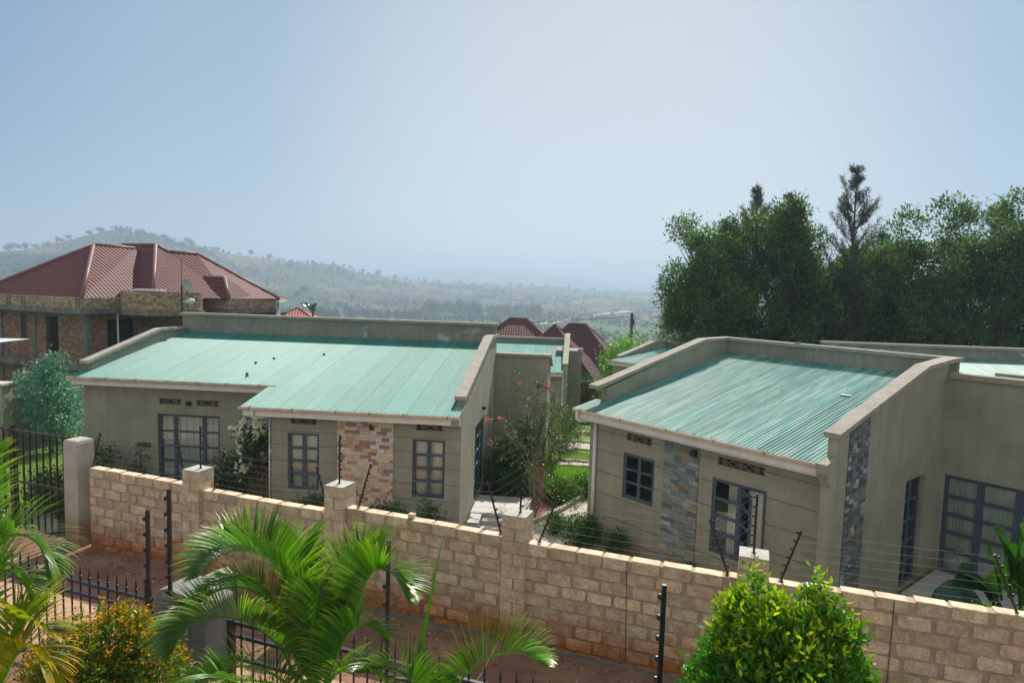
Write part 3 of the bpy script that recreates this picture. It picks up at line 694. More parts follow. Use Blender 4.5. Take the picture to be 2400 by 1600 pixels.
mb.box(-.35, -.15, .2, 6.2, GZ, 3.18)
mb.prism([(.42,3.181),(.42,3.63),(4.9,4.77),(6.2,4.78),(6.2,3.181)], 'x', -.38, -.18)
dS = (3.47, 4.6, -.5, 2.14)
panel(mb, (6.41,0,0), (0,1,0), (1,0,0), -.05, 5.6, GZ, 2.95, .21, [dS])
mb.prism([(-.05,2.95),(-.05,3.62),(4.2,4.69),(5.6,4.76),(5.6,2.95)], 'x', 6.2, 6.41)
mb.box(6.2, 6.41, -.30, -.052, GZ, 2.62); mb.prism([(-.56,2.95),(-.30,2.62),(-.052,2.62),(-.052,3.62),(-.12,3.62),(-.12,3.2),(-.56,3.13)], 'x', 6.2, 6.409)
mb.box(-.15, 6.2, .21, 5.9, GZ-.05, GZ+.25, 2)
mb.build('wall', [plaster, groove_m, room_m], h2)
mb = MB(); mb.box(-.15, 6.2, .2, 6.2, 2.9, 2.94); mb.box(-.5, 6.19, -.42, -.002, 2.83, 2.85); mb.build('ceiling', fascia_m, h2)
mb = MB(); mb.box(-.38, 6.41, 6.2, 6.4, GZ, 4.78); mb.build('back_parapet', parapet_pl, h2)
mb = MB(); mb.box(-.12, 6.13, 6.14, 6.46, 4.782, 4.88); mb.build('parapet_coping', coping_m, h2)
mb = MB(); coping(mb, [(-.02,3.74),(.36,3.81),(4.9,4.87),(6.46,4.884)], -.46, -.13); mb.build('parapet_coping', coping_m, h2)
mb = MB(); coping(mb, [(-.2,3.70),(4.2,4.80),(5.8,4.884),(6.46,4.884)], 6.135, 6.47); mb.build('parapet_coping', coping_m, h2)
rf = MB(); sc2 = sheetcol(.70, 9, .86, 1.1)
corrugated(rf, -.18, 6.2, -.47, 6.2, z2f, pitch=.09, amp=.012, colf=sc2); corrugated(rf, -.58, -.18, -.47, .42, z2f, colf=sc2); corrugated(rf, 6.2, 6.33, -.47, -.12, z2f, colf=sc2)
screws(rf, -.5, 6.2, -.47, 6.0, z2f, 1, rr=random.Random(12), keep=.45)
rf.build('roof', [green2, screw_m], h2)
gutter(h2, -.55, 6.22, -.41, e2, seed=6, bracket_step=1.3)
mb = MB(); mb.tube([(-.42,-.47,3.04),(-.42,-.47,2.82),(-.38,-.42,2.78),(-.14,-.09,2.80)], .05, 10); mb.tube([(-.10,-.07,2.85),(-.10,-.07,GZ)], .052, 12); mb.build('downpipe', pipe_m, h2, smooth=True)
window(h2, (0,0,0), X1, FN, *wC, [1,1], 3, fw=.09, mm=.05, rec=.03, curtain=False)
# tall window: left light fixed, right casement standing open
mb = MB()
def wb(a, b, c, d, y0=.03, y1=.08): mb.box(a, b, y0, y1, c, d)
u0, u1, za, zb = wD; mid = (u0+u1)/2
wb(u0, u1, zb-.08, zb); wb(u0, u1, za, za+.08); wb(u0, u0+.08, za+.08, zb-.08); wb(u1-.08, u1, za+.08, zb-.08); wb(mid-.05, mid+.05, za+.08, zb-.08)
for k in range(1, 4): z = za+.08+(zb-za-.16)*k/4; wb(u0+.08, mid-.05, z-.035, z+.035, .035, .075)
wn = mb.build('window', frame_m, h2)
g = MB(); g.box(u0+.04, mid, .052, .058, za+.04, zb-.04); g.build('glass', glass_m, wn)
for x0_, x1_ in ((u0+.33, mid+.05), (mid+.15, u1-.12)):
    c_ = MB(); vs = []; n = 40
    for i in range(n+1):
        x = x0_+(x1_-x0_)*i/n; d = .18+.02*math.sin(i*.9); vs += [(x, d, za), (x, d, zb), (x, d+.004, za), (x, d+.004, zb)]
    c_.add(vs, [(4*i, 4*i+4, 4*i+5, 4*i+1) for i in range(n)]+[(4*i+2, 4*i+3, 4*i+7, 4*i+6) for i in range(n)]); c_.build('curtain', curtain_m, wn, smooth=True)
ca_ = MB(); hx = mid+.055; an = rad(-38); U = Vector((math.cos(an), math.sin(an), 0)); N = Vector((math.sin(an), -math.cos(an), 0)); Wc = .60
oo = Vector((hx, .02, 0))
for a, b, c, d in ((0,Wc,zb-.14,zb-.08),(0,Wc,za+.06,za+.13),(0,.06,za+.13,zb-.14),(Wc-.06,Wc,za+.13,zb-.14)): ca_.obox(oo, U, (0,0,1), N, a, b, c, d, -.02, .02)
for k in range(1, 4): z = za+.1+(zb-za-.2)*k/4; ca_.obox(oo, U, (0,0,1), N, .06, Wc-.06, z-.035, z+.035, -.015, .015)
cs = ca_.build('open_casement', frame_m, wn)
g = MB(); g.obox(oo, U, (0,0,1), N, .03, Wc-.03, za+.09, zb-.1, -.003, .003); g.build('glass', glass_m, wn)
vent(h2, (0,0,0), X1, FN, *vF, 2); vent(h2, (0,0,0), X1, FN, *vG, 3)
lamp(h2, (0,-.03,0), X1, FN, 3.07, 2.57, .08)
SLATE = [((.24,.31,.31),5),((.31,.38,.37),4),((.36,.34,.26),2.4),((.36,.24,.13),.9),((.18,.22,.24),2),((.48,.50,.46),.9)]
stones(h2, (0,0,0), X1, FN, 2.18, 3.195, GZ, 2.86, SLATE, .10, (.18,.42), 14)
SLATE2 = [((.17,.22,.24),5),((.24,.28,.28),3),((.28,.24,.15),1.2),((.11,.13,.15),3),((.44,.48,.50),1.1)]
stones(h2, (6.41,0,0), (0,1,0), (1,0,0), .33, 1.235, GZ, 4.2, SLATE2, .085, (.10,.22), 15, zt=lambda b: 3.60+.2525*(b+.05)-.02)
window(h2, (6.41,0,0), (0,1,0), (1,0,0), *dS, [1,1], 5, name='door', fw=.08, mm=.06, rec=.1)
# right wing: recessed front with a wide glazed door
mb = MB(); dX = (6.52, 9.6, -.47, 2.0)
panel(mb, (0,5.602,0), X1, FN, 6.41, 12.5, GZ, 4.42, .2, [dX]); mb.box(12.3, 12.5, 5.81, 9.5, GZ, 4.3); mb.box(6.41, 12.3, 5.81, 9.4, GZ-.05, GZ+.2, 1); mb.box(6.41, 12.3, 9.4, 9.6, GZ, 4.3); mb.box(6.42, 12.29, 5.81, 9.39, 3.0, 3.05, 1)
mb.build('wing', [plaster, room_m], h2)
mb = MB(); mb.box(6.48, 12.56, 5.53, 5.87, 4.42, 4.55); mb.build('parapet_coping', coping_m, h2)
window(h2, (0,5.602,0), X1, FN, *dX, [1,1.15,1.15,1], 5, name='door', fw=.09, mm=.075, rec=.07)
mb = MB(); mb.box(6.5, 11, 3.4, 5.59, GZ, -.48); mb.build('porch', tilep_m, h2)
# lightning rod on the back parapet
mb = MB(); mb.tube([(2.15,6.3,4.88),(2.15,6.3,5.35)], .012, 6); mb.box(2.08, 2.22, 6.22, 6.38, 4.885, 4.91); mb.build('roof_rod', brown_m, h2)
mb = MB(); mb.box(4.7, 4.95, 3.6, 3.72, z2f(0,3.65)+.014, z2f(0,3.65)+.03); mb.build('white_scrap', white_m, h2)

# ================================================================== neighbouring green roofed houses further back
def small_house(label, o, th, e, s, a0, a1, B, top, gz, tipz, lpar=True, rpar=True, frontwall=True, m=green2):
    h = thing('bungalow', label, 'house', (o[0], o[1], gz), th)
    zf = lambda a, b: e+s*(b+.45)
    mb = MB(); mb.box(a0, a1, 0, .2, gz, e-.02); mb.box(a0, a0+.2, .2, B, gz, e-.05); mb.box(a1-.2, a1, .2, B, gz, e-.05)
    if rpar: mb.prism([(.2,e-.049),(.36,tipz-.12),(B*.8,tipz-.12+.225*B*.8),(B,tipz-.12+.225*B*.8),(B,e-.049)], 'x', a1-.2, a1)
    if lpar: mb.prism([(.2,e-.049),(.36,tipz-.12),(B*.8,tipz-.12+.225*B*.8),(B,tipz-.12+.225*B*.8),(B,e-.049)], 'x', a0, a0+.2)
    mb.build('wall', plaster, h)
    mb = MB(); mb.box(a0, a1, B, B+.2, gz, top-.1); mb.build('back_parapet', parapet_pl, h)
    mb = MB(); mb.box(a0-.06, a1+.06, B-.06, B+.26, top-.1, top); mb.build('parapet_coping', coping_m, h)
    for on, x in ((rpar, a1), (lpar, a0+.2)):
        if on:
            mb = MB(); coping(mb, [(.3,tipz),(B*.8,tipz+.22*B*.8),(B-.07,tipz+.22*B*.8-.02)], x-.26, x+.06); mb.build('parapet_coping', coping_m, h)
    rf = MB(); corrugated(rf, a0+.2, a1-.2, -.45, B, zf, per=6, rows=2, colf=sheetcol(.7, 21)); rf.build('roof', [m], h)
    gutter(h, a0-.1, a1-.25, -.41, e)
    return h, zf
hb, zf = small_house('small green roofed bungalow just behind the right end of the long grey house', (3.05, 36.2), -.0979, 1.75, .12, -8, 0, 7.0, 3.02, -1.7, 2.15, lpar=False, m=green1)
mb = MB(); mb.tube([(-.2,-.1,1.7),(-.2,-.1,-1.7)], .045, 8); mb.build('downpipe', pipe_m, hb)
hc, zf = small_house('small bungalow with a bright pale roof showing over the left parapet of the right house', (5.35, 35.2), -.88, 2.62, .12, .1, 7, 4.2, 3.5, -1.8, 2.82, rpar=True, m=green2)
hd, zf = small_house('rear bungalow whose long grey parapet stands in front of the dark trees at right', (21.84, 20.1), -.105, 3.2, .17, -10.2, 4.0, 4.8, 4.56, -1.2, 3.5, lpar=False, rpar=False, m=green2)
# tall plain wall block with the barred gate
tb = wthing('boundary_wall_block', 'tall plain dark grey wall block beside the far garden gate', 'wall', (3.9, 40, -2.0))
mb = MB(); mb.obox((2.75,40,0), (.995,-.098,0), (.098,.995,0), (0,0,1), 0, 1.5, 0, 1.6, -2.2, 2.45); mb.build('wall', parapet_pl, tb)
mb = MB(); mb.obox((2.75,40,0), (.995,-.098,0), (.098,.995,0), (0,0,1), -.06, 1.56, -.06, 1.66, 2.452, 2.56); mb.obox((2.75,40,0), (.995,-.098,0), (.098,.995,0), (0,0,1), 1.25, 1.56, -.06, .4, 2.562, 2.70); mb.build('coping', coping_m, tb)
gt = wthing('garden_gate', 'blue grey barred metal gate leaf in front of the tall wall block', 'gate', (2.75, 37.5, -1.7))
mb = MB()
for x in (2.75, 3.35): mb.box(x, x+.04, 37.5, 37.54, -1.75, .15)
for z in (-1.65, -1.2, -.75, -.3, .12): mb.box(2.79, 3.35, 37.5, 37.54, z, z+.035)
mb.build('frame', frame_m, gt)

# ================================================================== unfinished brick house (far left)
bh = wthing('unfinished_brick_house', 'two storey unfinished red brick house with maroon tiled hip roof at the far left', 'house', (-23.4, 36.0, -2.4))
BR = [((.32,.205,.14),4),((.27,.165,.115),3),((.38,.28,.19),3),((.22,.155,.12),2),((.44,.35,.24),1)]
BAND = [((.52,.42,.27),4),((.45,.32,.20),3),((.34,.26,.17),2),((.58,.50,.35),3),((.26,.19,.13),1)]
def bricks(mb, A, Bp, z0, z1, pal, holes=(), bh_=.085, bl=.24, seed=1, d=.015):
    rr = random.Random(seed); A = Vector((*A, 0)); Bv = Vector((*Bp, 0)); L = (Bv-A).length; U = (Bv-A)/L; N = Vector((U.y, -U.x, 0))
    z = z0; row = 0
    while z < z1-.01:
        u = -(row % 2)*bl/2; h = min(bh_, z1-z)
        while u < L:
            a, b = max(0, u)+.004, min(L, u+bl*rr.uniform(.92, 1.0)-.008); u += bl
            if b-a < .03: continue
            if any(q0 < (a+b)/2 < q1 and q2 < z+h/2 < q3 for q0, q1, q2, q3 in holes): continue
            c = rr.choices([p[0] for p in pal], [p[1] for p in pal])[0]; k = rr.uniform(.85, 1.1)
            P = [A+U*a, A+U*b]; dd_ = rr.uniform(0, d)
            v = [P[0]+N*dd_, P[1]+N*dd_]; vs = [(*v[0].xy, z+.004), (*v[1].xy, z+.004), (*v[1].xy, z+h-.006), (*v[0].xy, z+h-.006)]
            w0, w1 = P[0]-N*.02, P[1]-N*.02
            vs += [(*w0.xy, z+.004), (*w1.xy, z+.004), (*w1.xy, z+h-.006), (*w0.xy, z+h-.006)]
            mb.add(vs, [(0,1,2,3),(4,0,3,7),(1,5,6,2),(3,2,6,7),(4,5,1,0)], 0, tuple(x*k for x in c))
        z += h; row += 1
def wallseg(mb, A, Bp, z0, z1, th=.22, holes=(), mi=0, out=0):
    A = Vector((*A, 0)); Bv = Vector((*Bp, 0)); L = (Bv-A).length; U = (Bv-A)/L; N = Vector((U.y, -U.x, 0))
    panel(mb, A+N*out, U, N, 0, L, z0, z1, th, holes, mi)
d1, d2 = Vector((-.929, .371)), Vector((.371, .929))
C0 = Vector((-23.4, 36.0)); P0 = C0+d1*9.0; W0 = C0+(d1+d2)*.75; 
def V2(p): return (p[0], p[1])
Wl = W0+d1*12; Wr = W0+d2*4.0
lh = [(3.05,4.15,1.45,3.75), (5.9,6.5,2.1,3.8), (8.6,9.4,2.1,3.8)]   # openings measured from the far-left end of the wall
Lw = 12.0
holesL = [(Lw-3.35, Lw-2.25, 1.3, 3.85), (Lw-5.55, Lw-4.95, 2.35, 3.85), (Lw-9.2, Lw-8.2, 1.9, 3.8)]
holesR = [(1.25, 3.1, 1.3, 3.75)]
mb = MB(); mt = MB()
wallseg(mt, V2(Wl), V2(W0), -2.5, 4.15, .22, holesL, 0, -.012); bricks(mb, V2(Wl), V2(W0), -2.4, 4.1, BR, holesL, seed=1)
wallseg(mt, V2(W0), V2(Wr), -2.5, 4.15, .22, holesR, 0, -.012); bricks(mb, V2(W0), V2(Wr), 1.0, 4.1, BR, holesR, seed=2)
Wf = Wr-d1*5.5
wallseg(mt, V2(Wr), V2(Wf), -2.5, 4.15, .22, [(3.0,3.7,3.0,3.85)], 0, -.012); bricks(mb, V2(Wr), V2(Wf), 2.0, 4.1, BR, [(3.0,3.7,3.0,3.85)], seed=3)
K1 = Vector((-17.5, 41.0)); K2 = K1+d2*4.1; K0 = K1+d1*2.6
K1w, K2w, K0w = K1+(d1+d2)*.7, K2+d1*.9, K0+d2*.7
wallseg(mt, V2(K0w), V2(K1w), -2.5, 4.3, .22, (), 0, -.012); bricks(mb, V2(K0w), V2(K1w), 2.5, 4.1, BR, seed=4)
wallseg(mt, V2(K1w), V2(K2w), -2.5, 4.3, .22, (), 0, -.012); bricks(mb, V2(K1w), V2(K2w), 2.5, 4.1, BR, seed=5)
mb.build('brick_wall', [brick_c], bh); mt.build('wall_core', [conc_m], bh)
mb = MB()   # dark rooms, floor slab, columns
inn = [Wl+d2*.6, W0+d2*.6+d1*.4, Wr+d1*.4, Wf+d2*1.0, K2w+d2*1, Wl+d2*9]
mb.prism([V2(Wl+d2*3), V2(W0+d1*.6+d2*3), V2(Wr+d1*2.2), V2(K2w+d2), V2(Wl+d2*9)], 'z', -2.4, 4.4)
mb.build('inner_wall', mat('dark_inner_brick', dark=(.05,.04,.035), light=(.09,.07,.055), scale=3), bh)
mb = MB()
def colm(P, w_=.3, z0=-2.4, z1=4.15): mb.obox((*P, 0), (*d1, 0), (*d2, 0), (0,0,1), -w_/2, w_/2, -.05, .25, z0, z1)
for k in (0.0, 4.3, 7.3): colm(W0+d1*k+(-.03*d2 if True else 0))
mb.obox((*W0, 0), (*d1, 0), (*d2, 0), (0,0,1), -.6, 12, -.5, .3, .95, 1.25)
mb.obox((*W0, 0), (*d1, 0), (*d2, 0), (0,0,1), -.05, 12, -.035, .1, 3.86, 4.14)
mb.build('concrete_frame', conc_m, bh)
# cantilevered brick band with concrete ring beam
mb = MB(); mc = MB()
for A, B_, sd_ in ((C0+d1*13, C0, 11), (C0, C0+d2*3.2, 12), (K0, K1, 13), (K1, K2, 14)):
    mbp = MB(); bricks(mbp, V2(A), V2(B_), 4.42, 5.0, BAND, seed=sd_); mbp.build('brick_parapet', brick_c, bh); wallseg(mc, V2(A), V2(B_), 4.12, 4.42, .25, (), 0, .03); wallseg(mc, V2(A), V2(B_), 4.42, 4.995, .22, (), 0, -.012)
for A in (C0+d1*.12, C0+d1*4.6, C0+d1*8.6, C0+d1*1.9+d1*4):
    mc.obox((*A, 0), (*d1, 0), (*d2, 0), (0,0,1), -.02, .34, -.03, .2, 4.42, 4.99)
# floor of the cantilever
mc.prism([V2(C0+d1*13), V2(C0), V2(C0+d2*3.4), V2(Wr), V2(W0), V2(Wl)], 'z', 4.13, 4.2)
mc.prism([V2(K0), V2(K1), V2(K2), V2(K2w), V2(K1w), V2(K0w)], 'z', 4.13, 4.2)
mc.build('ring_beam', conc_m, bh)
# round balcony drum
cx, cy, rr_ = -20.6, 39.3, 2.25
mb = MB(); mc = MB(); nseg = 26
pts = [(cx+rr_*math.cos(t), cy+rr_*math.sin(t)) for t in np.linspace(math.pi*1.0, math.pi*2.0, nseg)]
for i, (A, B_) in enumerate(zip(pts, pts[1:])):
    bricks(mb, A, B_, 4.42, 5.42, BAND, seed=30+i); wallseg(mc, A, B_, 4.08, 4.42, .3, (), 0, .03); wallseg(mc, A, B_, 4.42, 5.43, .2, (), 0, -.012)
mb.build('round_balcony', brick_c, bh)
mc.prism([(cx+(rr_-.05)*math.cos(t), cy+(rr_-.05)*math.sin(t)) for t in np.linspace(0, 2*math.pi, 30)[:-1]], 'z', 4.1, 4.3); mc.build('balcony_beam', conc_m, bh)
mb = MB(); mb.obox((-21.2, 37.2, 0), (.99,-.1,0), (.1,.99,0), (0,0,1), -.1, 1.6, 0, .5, 5.46, 5.56); mb.build('water_pipe', white_m, bh)
mb = MB(); mb.tube([(-22.75,38.2,4.1),(-22.7,38.2,-2)], .05, 6); mb.build('drain_pipe', pipe_m, bh)
# tiled roof faces with their own UVs
def face(mb, pts, e=None, mi=0, thick=0):
    P = [Vector(p) for p in pts]; k = len(mb.v); mb.v += [tuple(p) for p in P]; mb.c += [(1,1,1)]*len(P)
    eU = (Vector(e) if e else (P[1]-P[0])).normalized(); n = (P[1]-P[0]).cross(P[2]-P[0]).normalized(); vU = n.cross(eU)
    if vU.z < 0: vU = -vU
    mb.f.append(tuple(range(k, k+len(P)))); mb.m.append(mi)
    mb.uv[len(mb.f)-1] = [((p-P[0]).dot(eU), (p-P[0]).dot(vU)) for p in P]
def at(px, py, Y):   # survey helper: a sighted roof corner at a measured distance
    dx, dy = px-1200, py-800; c_, s_ = math.cos(ROLL), math.sin(ROLL)
    u_ = (c_*dx+s_*dy)/1557.54; v_ = -(-s_*dx+c_*dy)/1557.54
    y_ = _cp+v_*_sp; z_ = -_sp+v_*_cp; t_ = Y/y_
    return (u_*t_, Y, CZ+z_*t_)
ze = 5.02
A_top = (-26.3, 41.8, 8.13)
P0e = (*(C0+d1*9.2), ze); C0e = (*(C0+(d1+d2)*.1), ze)
Bt = at(316, 582, 43.6); Ee = (*(C0+d2*6.5), ze)
S1, S2 = at(288, 573, 46), at(365, 574, 43.2); Sb1 = at(306, 692, 39.6); Sb2 = at(358, 692, 38.6)
N1, N2 = at(395, 590, 44.5), at(462, 595, 45.2); Ke = (*(K2-d1*.3), ze); Kc = (*(K1+(d1+d2)*.1), ze)
mb = MB()
eL = d1; 
face(mb, [C0e, P0e, A_top], (*d1, 0)); 
face(mb, [C0e, A_top, Bt, Ee], (*d2, 0))
face(mb, [Sb1, S1, S2, Sb2], (*d1, 0))
face(mb, [Sb2, S2, N1, Kc], (*d2, 0)); face(mb, [Kc, N1, N2, Ke], (*d2, 0))
D1_, D2_ = at(477, 650, 42.8), at(526, 650, 42.4); Db = at(483, 699, 41.0)
Dk = (K1[0], K1[1]-.02, ze); Dr = at(606, 701, 43.4)
face(mb, [Db, D1_, D2_, Dk], (*d1, 0)); face(mb, [Dk, D2_, Dr], (*d2, 0)); face(mb, [Db, at(483, 690, 44.5), D1_], (0,1,0))
Bk = (-30, 50, ze); Bk2 = (-18, 52, ze)
face(mb, [P0e, Bk, A_top], (0,1,0)); face(mb, [A_top, Bk, Bk2, Ke, N2, S1], (1,0,0)); face(mb, [S1, Bt, A_top], (1,0,0)); face(mb, [Sb1, Bt, S1], (1,0,0))
mb.build('roof', tile_m, bh)
mb = MB()
for a, b in ((C0e, A_top), (P0e, A_top), (A_top, Bt), (S1, S2), (S2, Sb2), (N1, N2), (N2, Ke), (S2, N1), (D1_, D2_), (D2_, Dk)):
    mb.tube([a, b], .11, 8)
mb.build('ridge_cap', ridge_m, bh, smooth=True)

# ================================================================== far tiled houses
def hip_house(label, cx, cy, w_, d_, rz, ze, zr, rl, base, roof_m, wallc, holes=True):
    h = thing('tiled_house', label, 'house', (cx, cy, base), rz)
    mb = MB(); x, y = w_/2-.5, d_/2-.5; mb.box(-x, x, -y, y, base-.5, ze+.02); mb.build('wall', wallc, h)
    X_, Y_ = w_/2, d_/2; r_ = rl/2; mb = MB(); a, b, c, d = (-X_,-Y_,ze), (X_,-Y_,ze), (X_,Y_,ze), (-X_,Y_,ze); p, q = (-r_,0,zr), (r_,0,zr)
    face(mb, [a, b, q, p]); face(mb, [b, c, q]); face(mb, [c, d, p, q]); face(mb, [d, a, p]); mb.box(-X_, X_, -Y_, Y_, ze-.18, ze-.02, 1)
    rf = mb.build('roof', [roof_m, fascia_m], h)
    mb = MB()
    for s, t_ in ((a,p),(b,q),(c,q),(d,p),(p,q)): mb.tube([s, t_], .07, 6)
    mb.build('ridge_cap', ridge_m, h)
    if holes:
        for xx in (-w_*.22, w_*.18):
            mb = MB(); mb.box(xx-.5, xx+.5, -y-.03, -y-.005, base+.9, base+2.1); mb.build('window', frame_m, h)
    return h
cream = mat('cream_wall', dark=(.50,.47,.40), light=(.60,.57,.50), scale=1.5, rough=.9)
hip_house('large house with steep purple brown tiled roof in the middle distance', 4.9, 50, 8.6, 8.0, -.22, -.3, 3.62, 1.3, -3.4, tile2_m, cream)
hip_house('pointed purple brown roof carrying the two solar panels', 2.95, 46.2, 7.6, 6.4, -.25, -.2, 3.72, .1, -2.8, tile2_m, cream)
hip_house('tiny pointed turret roof right of the lower pointed roof', 3.85, 44.6, 1.7, 1.7, -.2, 1.35, 2.55, .05, -2.6, tile2_m, cream, False)
hip_house('maroon hipped roof with two crests behind the small green roofed bungalow', .5, 62, 9.6, 7, -.1, .3, 3.3, 1.6, -4.2, tile_m, cream)
hip_house('low maroon roof at the left side of the two crested roof', -2.2, 63, 6.5, 6, -.1, .2, 1.75, 1.5, -4.3, tile_m, cream)
hip_house('small bright red hipped roof between two banana plants beyond the grey parapet', -19.4, 60, 6.0, 6, .15, 2.2, 3.75, .1, -4.0, tile3_m, cream, False)
hip_house('red roof corner peeping out right behind the unfinished brick house', -20.3, 52, 4.2, 4, .1, 4.7, 5.35, .3, -3.3, tile3_m, cream, False)
for k, (x, y) in enumerate(((2.62, 45.35), (3.38, 45.2))):
    s = wthing('solar_panel', ['left one of the two solar panels on the pointed roof', 'right one of the two solar panels on the pointed roof, slightly lower'][k], 'solar panel', (x, y, 2.2-.2*k), 'solar panels on the pointed roof')
    z = 2.45-.22*k; U = Vector((1, 0, 0)); V = Vector((0, .75, .66)); Nn = Vector((0, -.66, .75))
    mb = MB(); mb.obox((x, y, z), U, V, Nn, -.38, .38, -.3, .5, 0, .04); mb.build('frame', white_m, s)
    mb = MB(); mb.obox((x, y, z), U, V, Nn, -.35, .35, -.27, .47, .042, .05); mb.build('cells', mat('solar_cells', (.08,.10,.14), rough=.1, spec=1), s)
    mb = MB(); mb.tube([(x, y+.1, z), (x, y+.1, z-.9)], .03, 6); mb.build('post', white_m, s)
# brick boundary wall near the far houses, water tank stand
bw = wthing('boundary_wall', 'orange brick boundary wall with grey top beyond the garden, below the far houses', 'wall', (6.2, 41.5, -2.2))
mb = MB(); wallseg(mb, (4.6,42.3), (12,39.5), -2.6, .3, .2); mb.build('wall', mat('orange_render', dark=(.36,.16,.08), light=(.44,.22,.12), scale=2), bw)
mb = MB(); wallseg(mb, (4.5,42.34), (12,39.5), .302, .42, .3, (), 0, .04); mb.build('coping', coping_m, bw)

# ================================================================== vegetation helpers
def crown_points(n_clump, per, shape, clump_r, rs, up=0.0):
    """shape(rs)->random centre; returns leaf bases and directions"""
    Cn = np.array([shape(rs) for _ in range(n_clump)])
    P = np.repeat(Cn, per, 0)+rs.normal(size=(n_clump*per, 3))*clump_r*np.array([1, 1, .8])
    D = (P-np.repeat(Cn, per, 0)); D /= np.linalg.norm(D, axis=1, keepdims=True)+1e-6; D = D*.6+rs.normal(size=P.shape)*.5; D[:, 2] += up
    br = np.repeat(rs.uniform(.65, 1.3, n_clump), per)
    return P, D, br, Cn
def ell_shape(rx, rz, z0, hollow=.35, lump=.25, seed=0, pw=1.0):
    ph = random.Random(seed); a1, a2, a3 = ph.uniform(0, 6), ph.uniform(0, 6), ph.uniform(0, 6)
    def f(rs):
        while True:
            v = rs.uniform(-1, 1, 3); r = np.linalg.norm(v)
            if r > 1 or r < hollow: continue
            az = math.atan2(v[1], v[0]); k = 1+lump*(math.sin(3*az+a1+v[2]*4)+.6*math.sin(5*az+a2-v[2]*6))*.6
            taper = 1-.35*max(0, v[2])**1.5*pw
            return np.array([v[0]*rx*k*taper, v[1]*rx*k*taper, z0+v[2]*rz*(1+.08*math.sin(az*4+a3))])
    return f
def branch_mesh(Cn, base_z, top_z, r0, nb, rs, lean=(0, 0), jit=.12):
    mb = MB(); H = top_z-base_z
    tr = [(lean[0]*t+jit*math.sin(t*5), lean[1]*t+jit*math.cos(t*4)-jit, base_z+H*t) for t in np.linspace(0, 1, 8)]
    mb.tube(tr, [r0*(1-.8*t) for t in np.linspace(0, 1, 8)], 7)
    for c in Cn[rs.choice(len(Cn), min(nb, len(Cn)), replace=False)]:
        t = max(.08, min(.9, ((c[2]-base_z)/H)*.75-.08)); k = t*7; i = min(6, int(k)); f = k-i
        s = [tr[i][j]*(1-f)+tr[i+1][j]*f for j in range(3)]
        m_ = [(s[j]+c[j])/2+(.0 if j < 2 else .15*abs(c[0]-s[0])) for j in range(3)]
        mb.tube([s, m_, tuple(c)], [r0*.28*(1-t*.5), r0*.16, .012], 5, cap=False)
    return mb
def tree(name, label, cat, loc, rx, H, seed, m, leafL=.2, leafW=.08, nclump=220, per=32, clr=.33, z0f=.5, rzf=.5, hollow=.3, tr=.16, group=None, tint=((.8,1.0,.8),(1.5,1.25,.9)), up=.3, nb=40, barkm=None, lump=.25, pw=1.0, ymix=.15, shp=None):
    rs = np.random.RandomState(seed)
    r = thing(name, label, cat, loc, 0, group)
    OFF[r] = (0, 0, 0)
    P, D, br, Cn = crown_points(nclump, per, shp or ell_shape(rx, H*rzf, H*z0f, hollow, lump, seed, pw), clr, rs, up)
    t0, t1 = np.array(tint[0]), np.array(tint[1]); mixv = rs.uniform(0, 1, (len(P), 1))**2
    mixv = np.clip(mixv+np.where(np.repeat(rs.uniform(0, 1, nclump), per)[:, None] < ymix, .5, 0), 0, 1)
    cc = (t0*(1-mixv)+t1*mixv)*br[:, None]
    leaves('crown', P, D, rs.uniform(.7, 1.25, len(P))*leafL, rs.uniform(.8, 1.2, len(P))*leafW, cc, m, r)
    branch_mesh(Cn, 0, H*(z0f+rzf*.75), tr, nb, rs).build('trunk', barkm or bark_m, r, smooth=True)
    return r

def sub_shape(rx, H, z0f, rzf, seed, nsub=26, rsub=.95):
    ph = np.random.RandomState(seed+900); f0 = ell_shape(rx*.78, H*rzf*.93, H*z0f, .45, .35, seed, .6); S = [f0(ph) for _ in range(nsub)]
    S += [np.array([ph.normal()*rx*.45, ph.normal()*rx*.45, H*(z0f+rzf*ph.uniform(.75, 1.0))]) for _ in range(5)]; RS = ph.uniform(.6, 1.25, len(S))*rsub
    def f(rs):
        k = rs.randint(len(S)); v = rs.normal(size=3); v /= np.linalg.norm(v); v[2] = abs(v[2])*1.2-.35
        return S[k]+v*RS[k]*rs.uniform(.5, 1.15)*np.array([1, 1, 1.7])
    return f
